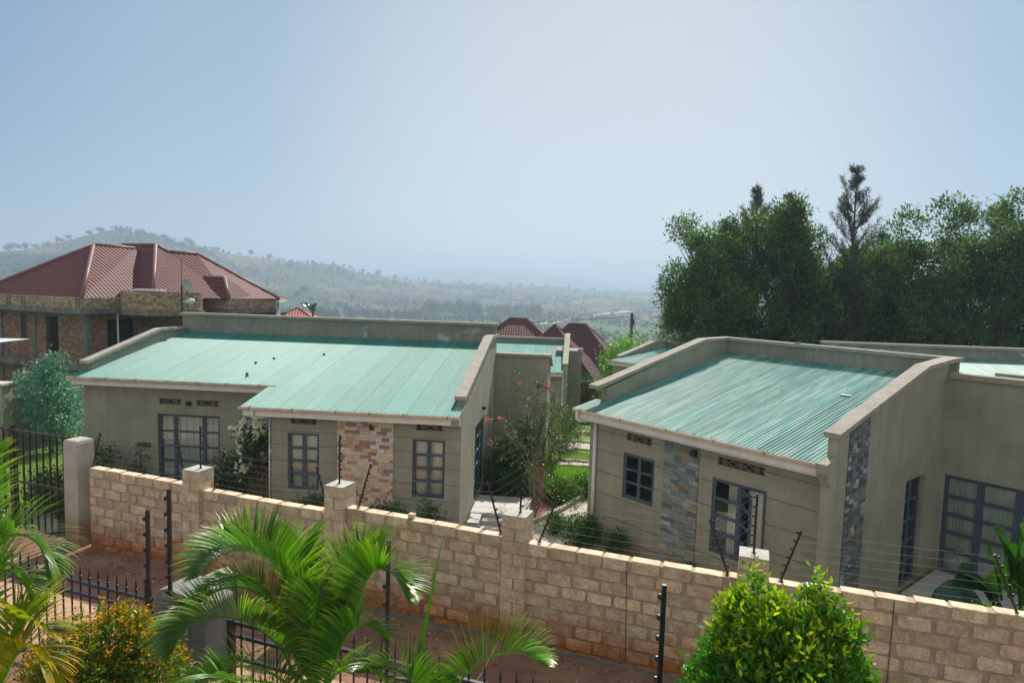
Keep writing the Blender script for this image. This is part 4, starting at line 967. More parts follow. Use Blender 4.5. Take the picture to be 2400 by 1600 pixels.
# row of tall trees at the right: four kinds built, then copied
G = 'tall broadleaf trees of the row behind the right houses'
protos = []
for k in range(4):
    H = (13.5, 14.2, 13.0, 14.5)[k]; tn = [((.8,1.0,.95),(3.4,2.7,1.1)), ((.65,.85,.85),(2.8,2.3,1.0)), ((.6,.75,.6),(3.6,2.4,.7)), ((.6,.8,.6),(3.4,2.6,.7))][k]  # brighter tints painted on random leaves stand in for sunlit tips
    protos.append(tree('broadleaf_tree', 'x', 'tree', (0, 0, 0), (2.9, 3.0, 3.2, 2.9)[k], H, 50+k, lf_tree, .27, .10, 900, 30, .27, .52, .48, .10, .2, G, tn, .35, 60, pw=.45, ymix=.22, shp=sub_shape((2.9, 3.0, 3.2, 2.9)[k], H, .52, .48, 50+k, 46, .82)))
rowspec = [ # x, y, kind, scale, rot, label
 (11.6, 41.0, 0, .92, .3, 'leftmost tree of the row, open crowned with sky showing through its leaves'),
 (14.2, 43.0, 1, .93, 1.2, 'second tree from the left in the row, in front of the first dark pine'),
 (16.9, 41.6, 1, 1.01, 2.4, 'rounded dense tree of the row standing left of the tall pine'),
 (18.9, 44.5, 3, .90, 2.0, 'lower tree of the row right behind the tall pine'),
 (21.6, 41.4, 2, .90, 3.7, 'first tree right of the tall pine with yellowish leaf tips'),
 (23.8, 43.5, 0, .93, 4.4, 'tree between the yellowish one and the bushy topped one, partly hidden'),
 (24.8, 40.6, 3, .97, 5.1, 'bushy topped tree of the row over the long grey rear parapet'),
 (27.5, 42.0, 2, .96, .9, 'tall bushy tree third from the right end of the row'),
 (29.2, 39.8, 1, .93, 2.9, 'second tree from the right end of the row with a dip beside it'),
 (31.5, 40.5, 3, 1.03, 1.7, 'rightmost yellow green tree of the row at the picture edge'),
 (13.0, 47.5, 3, .78, 4.2, 'tree glimpsed behind the gap between the two leftmost trees of the row'),
 (21.0, 47.0, 2, .84, 1.1, 'low tree filling the gap under the tall pine'),
 (26.0, 48.0, 0, .92, .2, 'background tree seen through the row over the grey rear parapet'),
 (34.0, 43.0, 1, 1.0, 3.3, 'tree just inside the right edge of the picture behind the row')]
used = set()
for x, y, k, s, rz, lb in rowspec:
    s *= .995 if x < 21 else 1.0
    zz = tz(x, y)-.1
    if k not in used: o = protos[k]; used.add(k); o.location = (x, y, zz); o.rotation_euler = (0, 0, rz); o.scale = (s, s, s); o['label'] = lb
    else: o = dup(protos[k], (x, y, zz), rz, s, lb)
# pines
def pine(label, x, y, H, seed, s=1.0, spread=.2):
    rs = np.random.RandomState(seed); r = thing('pine_tree', label, 'tree', (x, y, tz(x, y)), 0, 'pines in the tree row'); OFF[r] = (0,0,0)
    mb = MB(); mb.tube([(0, 0, 0), (.1, 0, H*.5), (0, .05, H)], [.22, .13, .02], 7); P = []; D = []
    z = H*.30
    while z < H-.3:
        f = (H-z)/(H*.7); L = (.6+spread*1.25*H*f**.8)*(1 if f > .12 else .6)
        for k in range(rs.randint(2, 5)):
            a = rs.uniform(0, 6.28); l = L*rs.uniform(.65, 1.1)*.62; rise = l*rs.uniform(.9, 1.5)
            e = np.array([math.cos(a)*l, math.sin(a)*l, z+rise]); b0 = np.array([0, 0, z]); m_ = (b0+e)/2-np.array([0, 0, l*.12])
            mb.tube([b0, m_, e], [.035, .022, .01], 4, cap=False)
            for t in np.arange(.35, 1.04, .07 if l > .8 else .14):
                p = b0*(1-t)**2+2*m_*t*(1-t)+e*t*t; n_ = 24; q = rs.normal(size=(n_, 3))*.10; P.append(p+q*.8); d = rs.normal(size=(n_, 3))*.7+np.array([math.cos(a)*.4, math.sin(a)*.4, .9]); D.append(d)
        z += rs.uniform(.45, .8)
    for zz in np.arange(H-1.2, H, .12): P.append(np.array([0, 0, zz])+rs.normal(size=(26, 3))*.08); D.append(rs.normal(size=(26, 3))*.5+np.array([0, 0, 1]))
    P = np.concatenate(P); D = np.concatenate(D)
    leaves('crown', P, D, rs.uniform(.16, .32, len(P)), .03, rs.uniform(.6, 1.3, (len(P), 1))*np.ones((1, 3)), lf_pine, r); mb.build('trunk', bark_m, r)
    r.scale = (s, s, s); return r
pine('tallest pine, standing clear above the gap in the tree row', 20.6, 41.0, 16.6, 3, 1.0, .20)
pine('dark pine top rising left of the rounded tree of the row', 16.6, 46.5, 16.5, 5, 1.0, .17)
pine('pine whose small tips show above the rounded dense tree', 19.0, 46.8, 16.0, 6, 1.0, .15)
pine('thin short pine tip right beside the tallest pine', 24.4, 44.5, 13.6, 7, 1.0, .12)
pine('dark pine top near the right end of the tree row', 33.2, 46.0, 16.4, 8, 1.0, .17)
# other trees
tree('young_tree', 'bluish green glossy leaved tree in the garden left of the grey bungalow', 'tree', (-19.9, 28.4, tz(-19.9, 28.4)), 1.25, 4.3, 70, lf_teal, .15, .075, 150, 46, .21, .53, .49, .15, .05, None, ((.8,.9,.9),(1.5,1.6,1.3)), -.1, 40, lump=.3, ymix=.1)
tree('young_tree', 'bright yellow green tree below the power pole beside the pale roof', 'tree', (7.0, 39.5, tz(7.0, 39.5)), 1.7, 5.7, 71, lf_shrub, .16, .07, 210, 40, .28, .56, .42, .1, .08, None, ((.9,.9,.6),(1.5,1.25,.8)), .5, 40, lump=.35)
tree('small_tree', 'low dark tree right behind the corner of the right house roof', 'tree', (9.8, 36.0, tz(9.8, 36.0)), 1.5, 5.8, 72, lf_tree, .17, .07, 90, 34, .25, .72, .24, .1, .08, None, ((.7,.9,.7),(1.3,1.4,.8)), .2, 24)
tree('small_tree', 'green tree left of the unfinished brick house at the picture edge', 'tree', (-33.5, 40.5, tz(-33.5, 40.5)), 2.4, 6.6, 73, lf_shrub, .22, .09, 120, 30, .3, .55, .42, .1, .1, None, ((.5,.6,.5),(.9,.9,.6)), .2, 24)
tree('small_tree', 'dark potted palm like shrub in front of the cream wall of the far house', 'shrub', (4.9, 42.2, -2.0), .7, 2.9, 74, lf_dark, .25, .05, 30, 30, .2, .6, .35, .1, .05, None, ((.6,1,1),(1,1.2,1)), .6, 10)

# shrubs --------------------------------------------------------------
def shrub(name, label, loc, rx, rz, seed, m, leafL, leafW, ncl, per, clr, tint, flowers=None, group=None, cat='shrub', up=.4, hollow=.2, ymix=.15, stem=.02, ry=None, nb=25):
    rs = np.random.RandomState(seed); r = thing(name, label, cat, loc, 0, group); OFF[r] = (0,0,0)
    f0 = ell_shape(rx, rz, rz*1.0, hollow, .25, seed)
    P, D, br, Cn = crown_points(ncl, per, f0, clr, rs, up)
    if ry: P[:, 1] *= ry/rx; Cn[:, 1] *= ry/rx
    P[:, 2] = np.abs(P[:, 2])
    t0, t1 = np.array(tint[0]), np.array(tint[1]); mx = rs.uniform(0, 1, (len(P), 1))**2; mx = np.clip(mx+np.where(np.repeat(rs.uniform(0, 1, ncl), per)[:, None] < ymix, .5, 0), 0, 1)
    leaves('foliage', P, D, rs.uniform(.7, 1.25, len(P))*leafL, rs.uniform(.8, 1.2, len(P))*leafW, (t0*(1-mx)+t1*mx)*br[:, None], m, r)
    mb = MB()
    for c in Cn[rs.choice(len(Cn), min(nb, len(Cn)), replace=False)]:
        mb.tube([(rs.normal()*.04, rs.normal()*.04, -.02), (c[0]*.4, c[1]*.4, c[2]*.55), tuple(c)], [stem, stem*.6, .004], 5, cap=False)
    mb.build('stems', bark_m, r)
    if flowers:
        fc, nfl, fs, cl = flowers; idx_ = rs.choice(len(Cn), nfl, replace=nfl > len(Cn)); FP = []; FD = []; FC = []
        for i in idx_:
            c = Cn[i]*np.array([1.08, 1.08, 1.05])+rs.normal(size=3)*clr*.4+np.array([0, -clr*1.1, clr*.5])
            k = cl; FP.append(c+rs.normal(size=(k, 3))*fs*.55); FD.append(rs.normal(size=(k, 3))+np.array([0, -.4, .6])); FC.append(np.array(fc)*rs.uniform(.8, 1.15, (k, 1)))
        FP = np.concatenate(FP); leaves('flowers', FP, np.concatenate(FD), fs, fs*.75, np.concatenate(FC), petal_m, r)
    return r
def H1w(a, b, z=GZ): c_, s_ = math.cos(-.0979), math.sin(-.0979); return (-1.2784+a*c_-b*s_, 17.4327+a*s_+b*c_, z)
def H2w(a, b, z=GZ): c_, s_ = math.cos(-.8818), math.sin(-.8818); return (2.4581+a*c_-b*s_, 17.8027+a*s_+b*c_, z)
GT = ((.8,1,.7),(1.4,1.3,.9))
RED, WHT, PNK = (.75,.06,.04), (.95,.95,.92), (.85,.10,.22)
shrub('rose_bush', 'rose bush with dark red blooms against the grey wall just right of the gate pillar', H1w(-11.2, .9), .75, 1.0, 80, lf_dark, .09, .05, 60, 30, .13, ((.9,1,.8),(1.8,1.6,.9)), ((.45,.01,.04), 8, .05, 12))
shrub('climbing_rose', 'thin climbing plant on the grey wall under the wooden name plate', H1w(-10.2, 1.5), .45, .85, 81, lf_dark, .08, .045, 26, 22, .12, GT, ((.45,.01,.04), 3, .05, 10))
shrub('shrub', 'dark rounded shrub at the right side of the curtained glass door', H1w(-7.1, .9), .5, .95, 82, lf_dark, .11, .04, 70, 36, .14, GT, (WHT, 3, .09, 12))
fr = shrub('frangipani_tree', 'frangipani with bunches of white flowers in the corner of the grey bungalow', H1w(-6.05, .75), .62, .8, 83, lf_dark, .16, .055, 55, 22, .14, GT, (WHT, 14, .17, 20), cat='tree', stem=.035); fr.location.z = GZ+1.25
mb = MB()
for a in (-.08, .1): mb.tube([(a*.3, 0, -1.25), (a*1.4, .05, -.4), (a*2.4, 0, .5)], [.045, .035, .025], 7)
mb.build('trunk', bark_m, fr)
for k, (a, b, s, lb, fl) in enumerate((( -4.9, -.45, .28, 'leafy shrub at the left corner of the projecting grey front', None), (-3.75, -.5, .42, 'dark shrub with bright red flowers left of the pinkish stone panel', (RED, 7, .05, 14)),
        (-1.85, -.5, .40, 'dark bush at the right foot of the pinkish stone panel', None), (-.75, -.55, .38, 'dark bush under the right front window of the grey bungalow', None), (-4.3, -.4, .2, 'tiny shrub under the left front window', None), (-2.2, -.45, .26, 'small shrub low in front of the pinkish stone panel', None))):
    shrub('shrub', lb, H1w(a, b, GZ), s, .62 if s > .3 else .5, 90+k, lf_dark, .11, .045, 30, 34, .11, GT, fl)
shrub('bush', 'dark rounded bush in the angle of the grey house wall beside the porch', H1w(.85, 4.6), .72, .95, 100, lf_dark, .10, .045, 130, 34, .14, ((.8,1,.8),(1.7,1.6,.9)))
shrub('bush', 'darker shaded bush behind the rounded bush near the wing wall', H1w(1.3, 6.0), .6, 1.15, 101, lf_dark, .10, .045, 90, 30, .14, GT)
shrub('flower_bush', 'low bed bush with orange red flowers at the kerb bend', (1.7, 21.4, GZ), .70, .30, 102, lf_myr, .09, .05, 130, 30, .12, ((1,1.6,.8),(2,2.4,1)), ((.75,.12,.05), 12, .05, 14))
shrub('flower_bush', 'taller green bush with red buds behind the orange flowered bush', (.75, 22.6, GZ), .6, .4, 103, lf_myr, .09, .05, 90, 30, .13, ((1,1.7,.8),(2,2.4,1)), ((.7,.08,.05), 7, .05, 10))
shrub('flower_bush', 'small bush with red flowers at the end of the kerb by the right house', (2.55, 22.0, GZ), .45, .28, 104, lf_myr, .09, .05, 70, 30, .12, ((1,1.7,.8),(2,2.4,1)), ((.75,.10,.05), 8, .05, 12))
shrub('bush', 'dark glossy low bush left of the reddish stemmed flowering tree', (.25, 21.3, GZ), .6, .6, 105, lf_myr, .08, .045, 110, 30, .13, ((1,1.4,.8),(1.6,1.8,1)), ((.6,.06,.05), 2, .05, 8))
shrub('bush', 'little rounded bush on the pavers near the right house corner', H2w(-1.15, -.35), .35, .26, 106, lf_myr, .08, .03, 60, 30, .07, ((1.4,2,1.2),(2.2,2.6,1.6)))
shrub('bush', 'leafy bush at the foot of the white downpipe', H2w(-.15, -.45), .42, .42, 107, lf_dark, .10, .035, 90, 30, .11, ((1.2,1.3,.9),(2,1.9,1)))
shrub('bush', 'small upright bush under the small six paned window', H2w(1.15, -.45), .25, .42, 108, lf_dark, .10, .035, 40, 24, .08, ((1.2,1.3,.9),(1.8,1.8,1)))
shrub('bush', 'tiny sprig at the wall foot below the slate panel', H2w(3.4, -.4), .16, .36, 109, lf_dark, .09, .03, 16, 20, .06, GT)
shrub('bush', 'grey green bush with bare pale twigs beyond the flowering tree', (2.55, 30.5, tz(2.55, 30.5)), .9, 1.0, 110, lf_tree, .10, .04, 110, 30, .16, ((1.2,1.2,.8),(2.2,1.8,1)), ((.7,.5,.6), 6, .06, 10))
shrub('bush', 'reddish green bush in the garden beside the far path', (1.5, 28.8, tz(1.5, 28.8)), .6, .9, 111, lf_myr, .10, .04, 90, 30, .16, ((1.8,1.5,.8),(2.8,2.2,1)))
shrub('bush', 'fine leaved pale grass clump beside the lawn', (1.35, 24.4, GZ), .4, .3, 112, grass_m, .3, .02, 60, 40, .12, ((.8,.9,.7),(1.3,1.3,1)), up=1.2)
shrub('bush', 'small vine leaved bush on the far terrace beside the pale roofs', (4.9, 36.9, tz(4.9, 36.9)), .6, .9, 113, lf_shrub, .12, .07, 60, 26, .16, ((1,.9,.6),(1.6,1.2,.6)))
for k, (x, y, s, lb, fl) in enumerate(((-15.4, 18.6, .7, 'rose bush seen through the right bars of the tall gate', (PNK, 5, .05, 10)), (-14.2, 17.2, .65, 'dark bush low behind the right half of the tall gate', None),
        (-16.6, 20.5, .6, 'rose bush with red blooms behind the left half of the tall gate', (RED, 5, .05, 10)), (-13.3, 18.9, .6, 'leafy bush right behind the gate pillar', ((.8,.7,.1), 3, .05, 8)))):
    shrub('rose_bush', lb, (x, y, tz(x, y)), s, s*1.1, 120+k, lf_dark, .10, .05, 80, 28, .15, ((1.2,1.3,.9),(2.2,2,1)), fl)
# crape myrtle: thin red stems, sparse glossy leaves, pink flower heads
cm = thing('crape_myrtle', 'tall open shrub with reddish stems, small dark leaves and pink flowers beside the porch', 'tree', (.87, 20.5, GZ)); OFF[cm] = (0,0,0)
rs = np.random.RandomState(5); mb = MB(); LP = []; LD = []; FL = []
tips = [(-1.0,3.0,0),(-.62,3.95,0),(-.15,3.6,.2),(.3,3.9,-.1),(.75,3.3,.2),(1.25,2.9,0),(1.7,2.4,.2),(-.35,3.0,.3),(.5,2.7,.4),(.05,4.1,0),(-.9,2.2,.2),(1.1,2.3,-.2),(.85,3.75,.3),(1.5,3.1,.4)]
for i, (tx, tzz, ty) in enumerate(tips):
    b0 = np.array([rs.normal()*.10, rs.normal()*.08, 0]); e = np.array([tx, ty, tzz]); m1 = np.array([tx*.18, ty*.2, tzz*.45]); m2 = np.array([tx*.55, ty*.5, tzz*.8])
    mb.tube([b0, m1, m2, e], [.022, .016, .009, .004], 6, cap=False)
    for k in range(10):
        t = rs.uniform(.35, 1); p = m1*(1-t)+m2*t if t < .7 else m2*(1-t)/.3+e*(t-.7)/.3
        d = rs.normal(size=3)*.35+np.array([tx*.15, 0, .2]); q = p+d; mb.tube([p, (p+q)/2+np.array([0, 0, .05]), q], [.007, .005, .003], 4, cap=False)
        for s in np.linspace(.1, 1, 11):
            c = p*(1-s)+q*s; LP.append(c+rs.normal(size=(3, 3))*.03); LD.append(rs.normal(size=(3, 3)))
    if i in (1, 3): FL.append(e)
br = [(-1.45,2.1,.0),(-1.55,2.75,0),(-1.15,2.85,0)]
for tx, tzz, ty in br:
    e = np.array([tx, ty, tzz]); p = np.array([-.55, 0, 2.2]); q = (p+e)/2+np.array([0, 0, .18]); mb.tube([p, q, e], [.012, .009, .005], 5, cap=False); FL.append(e)
    for s in np.linspace(.2, 1, 16): c = p*(1-s)**2+2*q*s*(1-s)+e*s*s; LP.append(c+rs.normal(size=(4, 3))*.05); LD.append(rs.normal(size=(4, 3)))
LP = np.concatenate(LP); LD = np.concatenate(LD)
leaves('foliage', LP, LD, rs.uniform(.05, .085, len(LP)), rs.uniform(.03, .045, len(LP)), rs.uniform(.6, 1.6, (len(LP), 1))*np.array([[1.1, 1.2, .9]]), lf_myr, cm)
mb.build('stems', redbark_m, cm, smooth=True)
FP = np.concatenate([f+rs.normal(size=(26, 3))*np.array([.045, .045, .05]) for f in FL]); leaves('flowers', FP, rs.normal(size=FP.shape), .06, .05, rs.uniform(.7, 1.1, (len(FP), 1))*np.array([[.72, .13, .25]]), petal_m, cm)

# ================================================================== cement block wall
BW = thing('block_wall', 'cement block boundary wall with five pillars running across the picture above the red soil lane', 'wall', (WO[0], WO[1], 0), T_W)
def block(mb, a0, a1, z0, z1, rr, proud=.012, b=0):
    ch = rr.uniform(.014, .034); c = rr.uniform(.76, 1.14); cl = (c*rr.uniform(.97,1.05), c, c*rr.uniform(.92,1.03)); j = lambda s=.010: rr.uniform(-s, s)
    pr = proud+j(.004)
    f = [(a0+ch+j(), z0+j(.007)), (a1-ch+j(), z0+j(.003)), (a1+j(.003), z0+ch), (a1+j(.003), z1-ch), (a1-ch+j(), z1+j(.003)), (a0+ch+j(), z1+j(.003)), (a0+j(.003), z1-ch), (a0+j(.003), z0+ch)]
    vs = [(x, b-pr, z) for x, z in f]+[(x, b+.01, z) for x, z in f]
    mb.add(vs, [tuple(range(7, -1, -1))][::-1]+[(i, (i+1) % 8, 8+(i+1) % 8, 8+i) for i in range(8)], 0, cl)
def wall_run(s0, s1, za, zb, seed, cracks=()):
    rr = random.Random(seed); mb = MB(); H = .2; ch_ = .223; rows = 9; zt = lambda s: za+(zb-za)*(s-s0)/(s1-s0)
    mb.prism([(s0,-.3),(s1,-.3),(s1,zt(s1)-.012),(s0,zt(s0)-.012)], 'y', 0, .2, 1)
    for r in range(rows):
        s = s0-(.25 if r % 2 else 0)+rr.uniform(-.03, .03)
        while s < s1-.05:
            L = .47*rr.uniform(.90, 1.03); a, b = max(s, s0)+.012, min(s+L, s1)-.012; s += L+.042*rr.uniform(.4, 1.9)
            if b-a < .09: continue
            top = zt((a+b)/2)-r*ch_-rr.uniform(0, .006); bot = top-ch_+.040+rr.uniform(-.009, .009)
            if bot < -.05: bot = -.05
            if top-bot > .05: block(mb, a, b, bot, top-(.0 if r else 0), rr)
            if r == 0:   # top faces of the first course, coloured lighter as if sunlit, slightly uneven
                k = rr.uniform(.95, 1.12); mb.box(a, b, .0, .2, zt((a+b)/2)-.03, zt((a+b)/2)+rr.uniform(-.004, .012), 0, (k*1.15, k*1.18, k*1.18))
    for cs, ce in cracks: mb.prism([(cs-.004, .1), (cs+.006, .1), (ce+.006, zt(ce)-.01), (ce-.004, zt(ce)-.01)], 'y', -.0215, -.019, 2)
    return mb.build('wall_panel', [block_m, mortar_m, room_m], BW)
wall_run(-10.36, -7.45, 1.88, 1.86, 1); wall_run(-7.05, -3.82, 1.81, 1.79, 2); wall_run(-3.4, -.08, 1.95, 1.89, 3); wall_run(.36, 3.93, 1.84, 1.86, 4, [(2.22,2.17)]); wall_run(4.38, 9.0, 1.88, 2.06, 5, [(6.1,6.12)])
def pillar(s0, s1, top, seed, b0=-.12, b1=.32):
    rr = random.Random(seed); mb = MB(); n = int(round((top+.1)/.223)); mb.box(s0+.012, s1-.012, b0+.012, b1-.012, -.3, top-.02, 1)
    for r in range(n+1):
        zt_ = top-r*.223; zb_ = max(zt_-.207, -.1)
        if zt_ < -.05: break
        c = rr.uniform(.85, 1.1); j = lambda: rr.uniform(-.006, .006); cl = (c, c, c*.98)
        if r % 2 == 0: mb.box(s0+j(), s1+j(), b0+j(), b1+j(), zb_, zt_, 0, cl)
        else:
            m_ = (s0+s1)/2+rr.uniform(-.02, .02)
            mb.box(s0+j(), m_-.02, b0+j(), b1+j(), zb_, zt_, 0, cl); mb.box(m_+.02, s1+j(), b0+j(), b1+j(), zb_, zt_, 0, tuple(x*rr.uniform(.9, 1.05) for x in cl)); mb.box(m_-.02, m_+.02, b0+.008, b1-.008, zb_, zt_, 1)
    mb.box(s0+.004, s1-.004, b0+.004, b1-.004, top+.001, top+.02, 2)
    return mb.build('pillar', [block_m, mortar_m, cap_m], BW)
for k, (a, b, t_) in enumerate(((-7.42, -6.98, 2.22), (-3.79, -3.36, 2.36), (-.04, .40, 2.33), (3.93, 4.38, 2.26))): pillar(a, b, t_, 40+k)
mb = MB(); mb.box(-.35+2.4, .0, 0, 0, 0, 0) if False else None
mb.box(-2.02, -1.90, .05, .16, 1.945, 2.01, 0, (1.1,1.1,1.1)); mb.build('loose_stone', block_m, BW)
mb = MB(); mb.prism([(-4.2,-.2),(9,-.2),(9,.03),(-4.2,.06)], 'y', -.07, -.0245); mb.build('wall_footing', conc_m, BW)
gpz = thing('gate_pillar', 'smooth plastered pale gate pillar at the left end of the block wall', 'pillar', (*Wp(-10.8, .05), 0), T_W)
mb = MB()
prof = [(-.26,-.3),(.26,-.3),(.27,.3)]
for zz, k in ((-.3, 1.02), (0.4, 1.0), (1.3, .995), (2.44, 1.0), (2.50, .93), (2.52, .8)):
    mb.v += [(.05+x*.22*k+rnd(-.006,.006), y*.22*k+rnd(-.006,.006), zz) for x, y in ((-1,-1),(-.2,-1.01),(1,-1),(1.01,0),(1,1),(-1,1))]; mb.c += [(1,1,1)]*6
for i in range(5):
    for k in range(6): mb.f.append((i*6+k, i*6+(k+1) % 6, (i+1)*6+(k+1) % 6, (i+1)*6+k)); mb.m.append(0)
mb.f.append(tuple(30+k for k in range(6))); mb.m.append(0); mb.build('pillar_shaft', gpill_m, gpz)
# ---- electric fence posts on the block wall
GE = 'electric fence posts along the block wall'
def epost(label, s0, z0, s1, z1, b=.1, n=6, r=.019, mat_=brown_m, group=GE, ins=1, name='electric_fence_post', foot=True):
    A = Vector((*Wp(s0, b), z0)); B_ = Vector((*Wp(s1, b), z1)); o = wthing(name, label, 'fence post', tuple(A), group)
    mb = MB(); mb.tube([A, B_], r, 10); 
    if foot: mb.lathe(A.x, A.y, [(r*2.2, A.z-.004), (r*2.2, A.z+.006), (r*1.2, A.z+.012)], 8)
    mb.build('pole', mat_, o, smooth=False); D = (B_-A).normalized(); out = Vector((math.cos(T_W), math.sin(T_W), 0)); out = (out-D*out.dot(D)).normalized()*ins
    pts = []
    for k in range(n):
        p = A+(B_-A)*(.14+.80*k/(n-1)); q = p+out*(r+.022); m_ = MB(); m_.tube([p+out*r*.8, q], .010, 6); m_.tube([q-D*.018, q-D*.008, q+D*.008, q+D*.018], [.012, .018, .018, .012], 8); m_.build('insulator', lamp_m, o); pts.append(q)
    return pts
tall_l = [('slanting fence post at the left end of the block wall, beside the gate pillar', -10.37, 1.9, -10.10, 2.73, 1), ('short slanting fence post left of the first block pillar', -7.58, 1.88, -7.74, 2.69, 1), ('slanting fence post right of the first block pillar', -6.76, 1.84, -6.46, 2.69, 1),
 ('slanting fence post left of the second block pillar', -3.86, 1.8, -4.14, 2.66, 1), ('slanting fence post right of the second block pillar, before the pinkish stones', -3.14, 1.98, -2.87, 2.88, 1), ('slanting fence post left of the third block pillar', -.14, 1.92, -.43, 2.83, 1),
 ('slanting fence post right of the third block pillar, before the pavers', .59, 1.88, .91, 2.75, 1), ('slanting fence post left of the fourth block pillar, before the open window', 3.78, 1.86, 3.45, 2.73, 1), ('slanting fence post right of the fourth block pillar', 4.57, 1.9, 4.82, 2.75, -1), ('slanting fence post at the right picture edge among the big leaves', 7.66, 2.0, 7.33, 2.8, 1)]
EP = [epost(lb, a, b, c_, d_, ins=i_) for lb, a, b, c_, d_, i_ in tall_l]
EV = [epost(lb, s, z0, s, z1, ins=i_) for lb, s, z0, z1, i_ in (('upright fence post on top of the first block pillar', -7.13, 2.24, 3.17, 1), ('upright fence post on top of the second block pillar', -3.59, 2.38, 3.36, 1), ('upright fence post on top of the third block pillar', .22, 2.35, 3.26, 1), ('upright fence post on top of the fourth block pillar', 4.15, 2.28, 3.24, -1))]
wire_m = mat('steel_wire', (.34,.35,.35), rough=.6)
def wires(label, runs):
    o = wthing('fence_wires', label, 'fence wire', tuple(runs[0][0][0]), 'wire spans of the electric fence'); mb = MB()
    for A, B_ in runs:
        for p, q in zip(A, B_):
            m_ = (Vector(p)+Vector(q))/2-Vector((0, 0, .01)); mb.tube([p, m_, q], .0014, 4, cap=False)
    mb.build('wire', wire_m, o)
wires('fence wires between the gate pillar post and the first block pillar', [(EP[0], EP[1])]); wires('fence wires around the first block pillar', [(EP[1], EV[0]), (EV[0], EP[2])])
wires('fence wires between the first and second block pillars', [(EP[2], EP[3])]); wires('fence wires around the second block pillar', [(EP[3], EV[1]), (EV[1], EP[4])])
wires('fence wires between the second and third block pillars', [(EP[4], EP[5])]); wires('fence wires around the third block pillar', [(EP[5], EV[2]), (EV[2], EP[6])])
wires('fence wires between the third and fourth block pillars', [(EP[6], EP[7])]); wires('fence wires around the fourth block pillar', [(EP[7], EV[3]), (EV[3], EP[8])])
wires('fence wires from the fourth block pillar to the right picture edge', [(EP[8], EP[9])])
# ---- tall barred gate at the left
mg = thing('metal_gate', 'tall black barred gate with mesh left of the plastered gate pillar', 'gate', (*Wp(-11.1, .1), 0), T_W)
def gx(x): return x
mb = MB(); top = 2.5; L = 6.2
mb.box(-L, -.02, -.025, .025, top-.05, top); mb.box(-L, -.02, -.022, .022, 1.17, 1.22); mb.box(-L, -.02, -.025, .025, -.08, -.02); mb.box(-2.05, -1.97, -.03, .03, -.1, top+.1); mb.box(-.07, -.0, -.03, .03, -.1, top); mb.build('gate_frame', brown_m, mg)
k = 1
while k*.235 < L:
    x = -k*.235; mb = MB(); mb.box(x-.016, x+.016, -.016, .016, -.02, top-.05); mb.lathe(x, 0, [(.012, top+.001), (.012, top+.04), (.001, top+.11)], 6); mb.build('gate_bar', brown_m, mg); k += 1
mb = MB(); x = -2.0
while x < -.05: mb.box(x-.0015, x+.0015, .03, .033, 0, 2.4); x += .05
z = .02
while z < 2.4: mb.box(-2.0, -.05, .0335, .036, z-.0015, z+.0015); z += .05
mb.build('gate_mesh', mat('fine_mesh_wire', (.04,.04,.045), rough=.6), mg)
# garden boundary behind the gate
lw = wthing('garden_wall', 'grey block wall behind the lawn at the left picture edge', 'wall', (-26, 27.5, -1)); mb = MB(); wallseg(mb, (-34,27.0), (-21.3,27.6), -1.5, 1.25, .2); wallseg(mb, (-21.3,27.6), (-20.2,31.5), -1.5, 1.0, .2); mb.build('wall', plaster, lw)
mb = MB(); mb.box(-21.5, -20.9, 27.0, 27.6, -1.5, 1.65); mb.box(-21.6, -20.8, 26.9, 27.7, 1.652, 1.74, 1); mb.build('wall_pillar', [plaster, cap_m], lw)
mb = MB(); mb.obox((-34,26.9,0), (.999,.047,0), (-.047,.999,0), (0,0,1), 0, 12.3, 0, .5, 1.26, 1.31); mb.build('rusty_sheet_top', mat('rusty_sheet', dark=(.25,.12,.07), light=(.45,.36,.30), scale=3), lw)
for k, (x, y, zt_, lb) in enumerate(((-15.85, 19.6, 1.9, 'left one of the two dark posts before the bluish green tree'), (-15.45, 19.6, 1.9, 'right one of the two dark posts before the bluish green tree'), (-22.0, 26.2, 2.0, 'dark insulator post on the garden wall at the left edge'))):
    o = wthing('electric_fence_post', lb, 'fence post', (x, y, -.6), 'dark posts beyond the tall gate'); mb = MB(); mb.tube([(x, y, -.6), (x, y, zt_)], .035, 8); mb.build('pole', brown_m, o)
    for q in range(6): mb = MB(); mb.tube([(x, y, zt_-.12-.25*q), (x+.09, y, zt_-.12-.25*q)], .025, 6); mb.build('insulator', lamp_m, o)
tn = wthing('lean_to_roof', 'small pale metal lean-to roof tip at the left picture edge', 'roof', (-27, 31, 2.2)); mb = MB(); mb.prism([(-30,2.95),(-24.0,3.02),(-24.6,2.88),(-30,2.80)], 'y', 31, 33); mb.build('sheet', white_m, tn); mb = MB(); mb.tube([(-25.0,31.2,2.9),(-25.0,31.2,-.9)], .05, 6); mb.build('post', brown_m, tn)

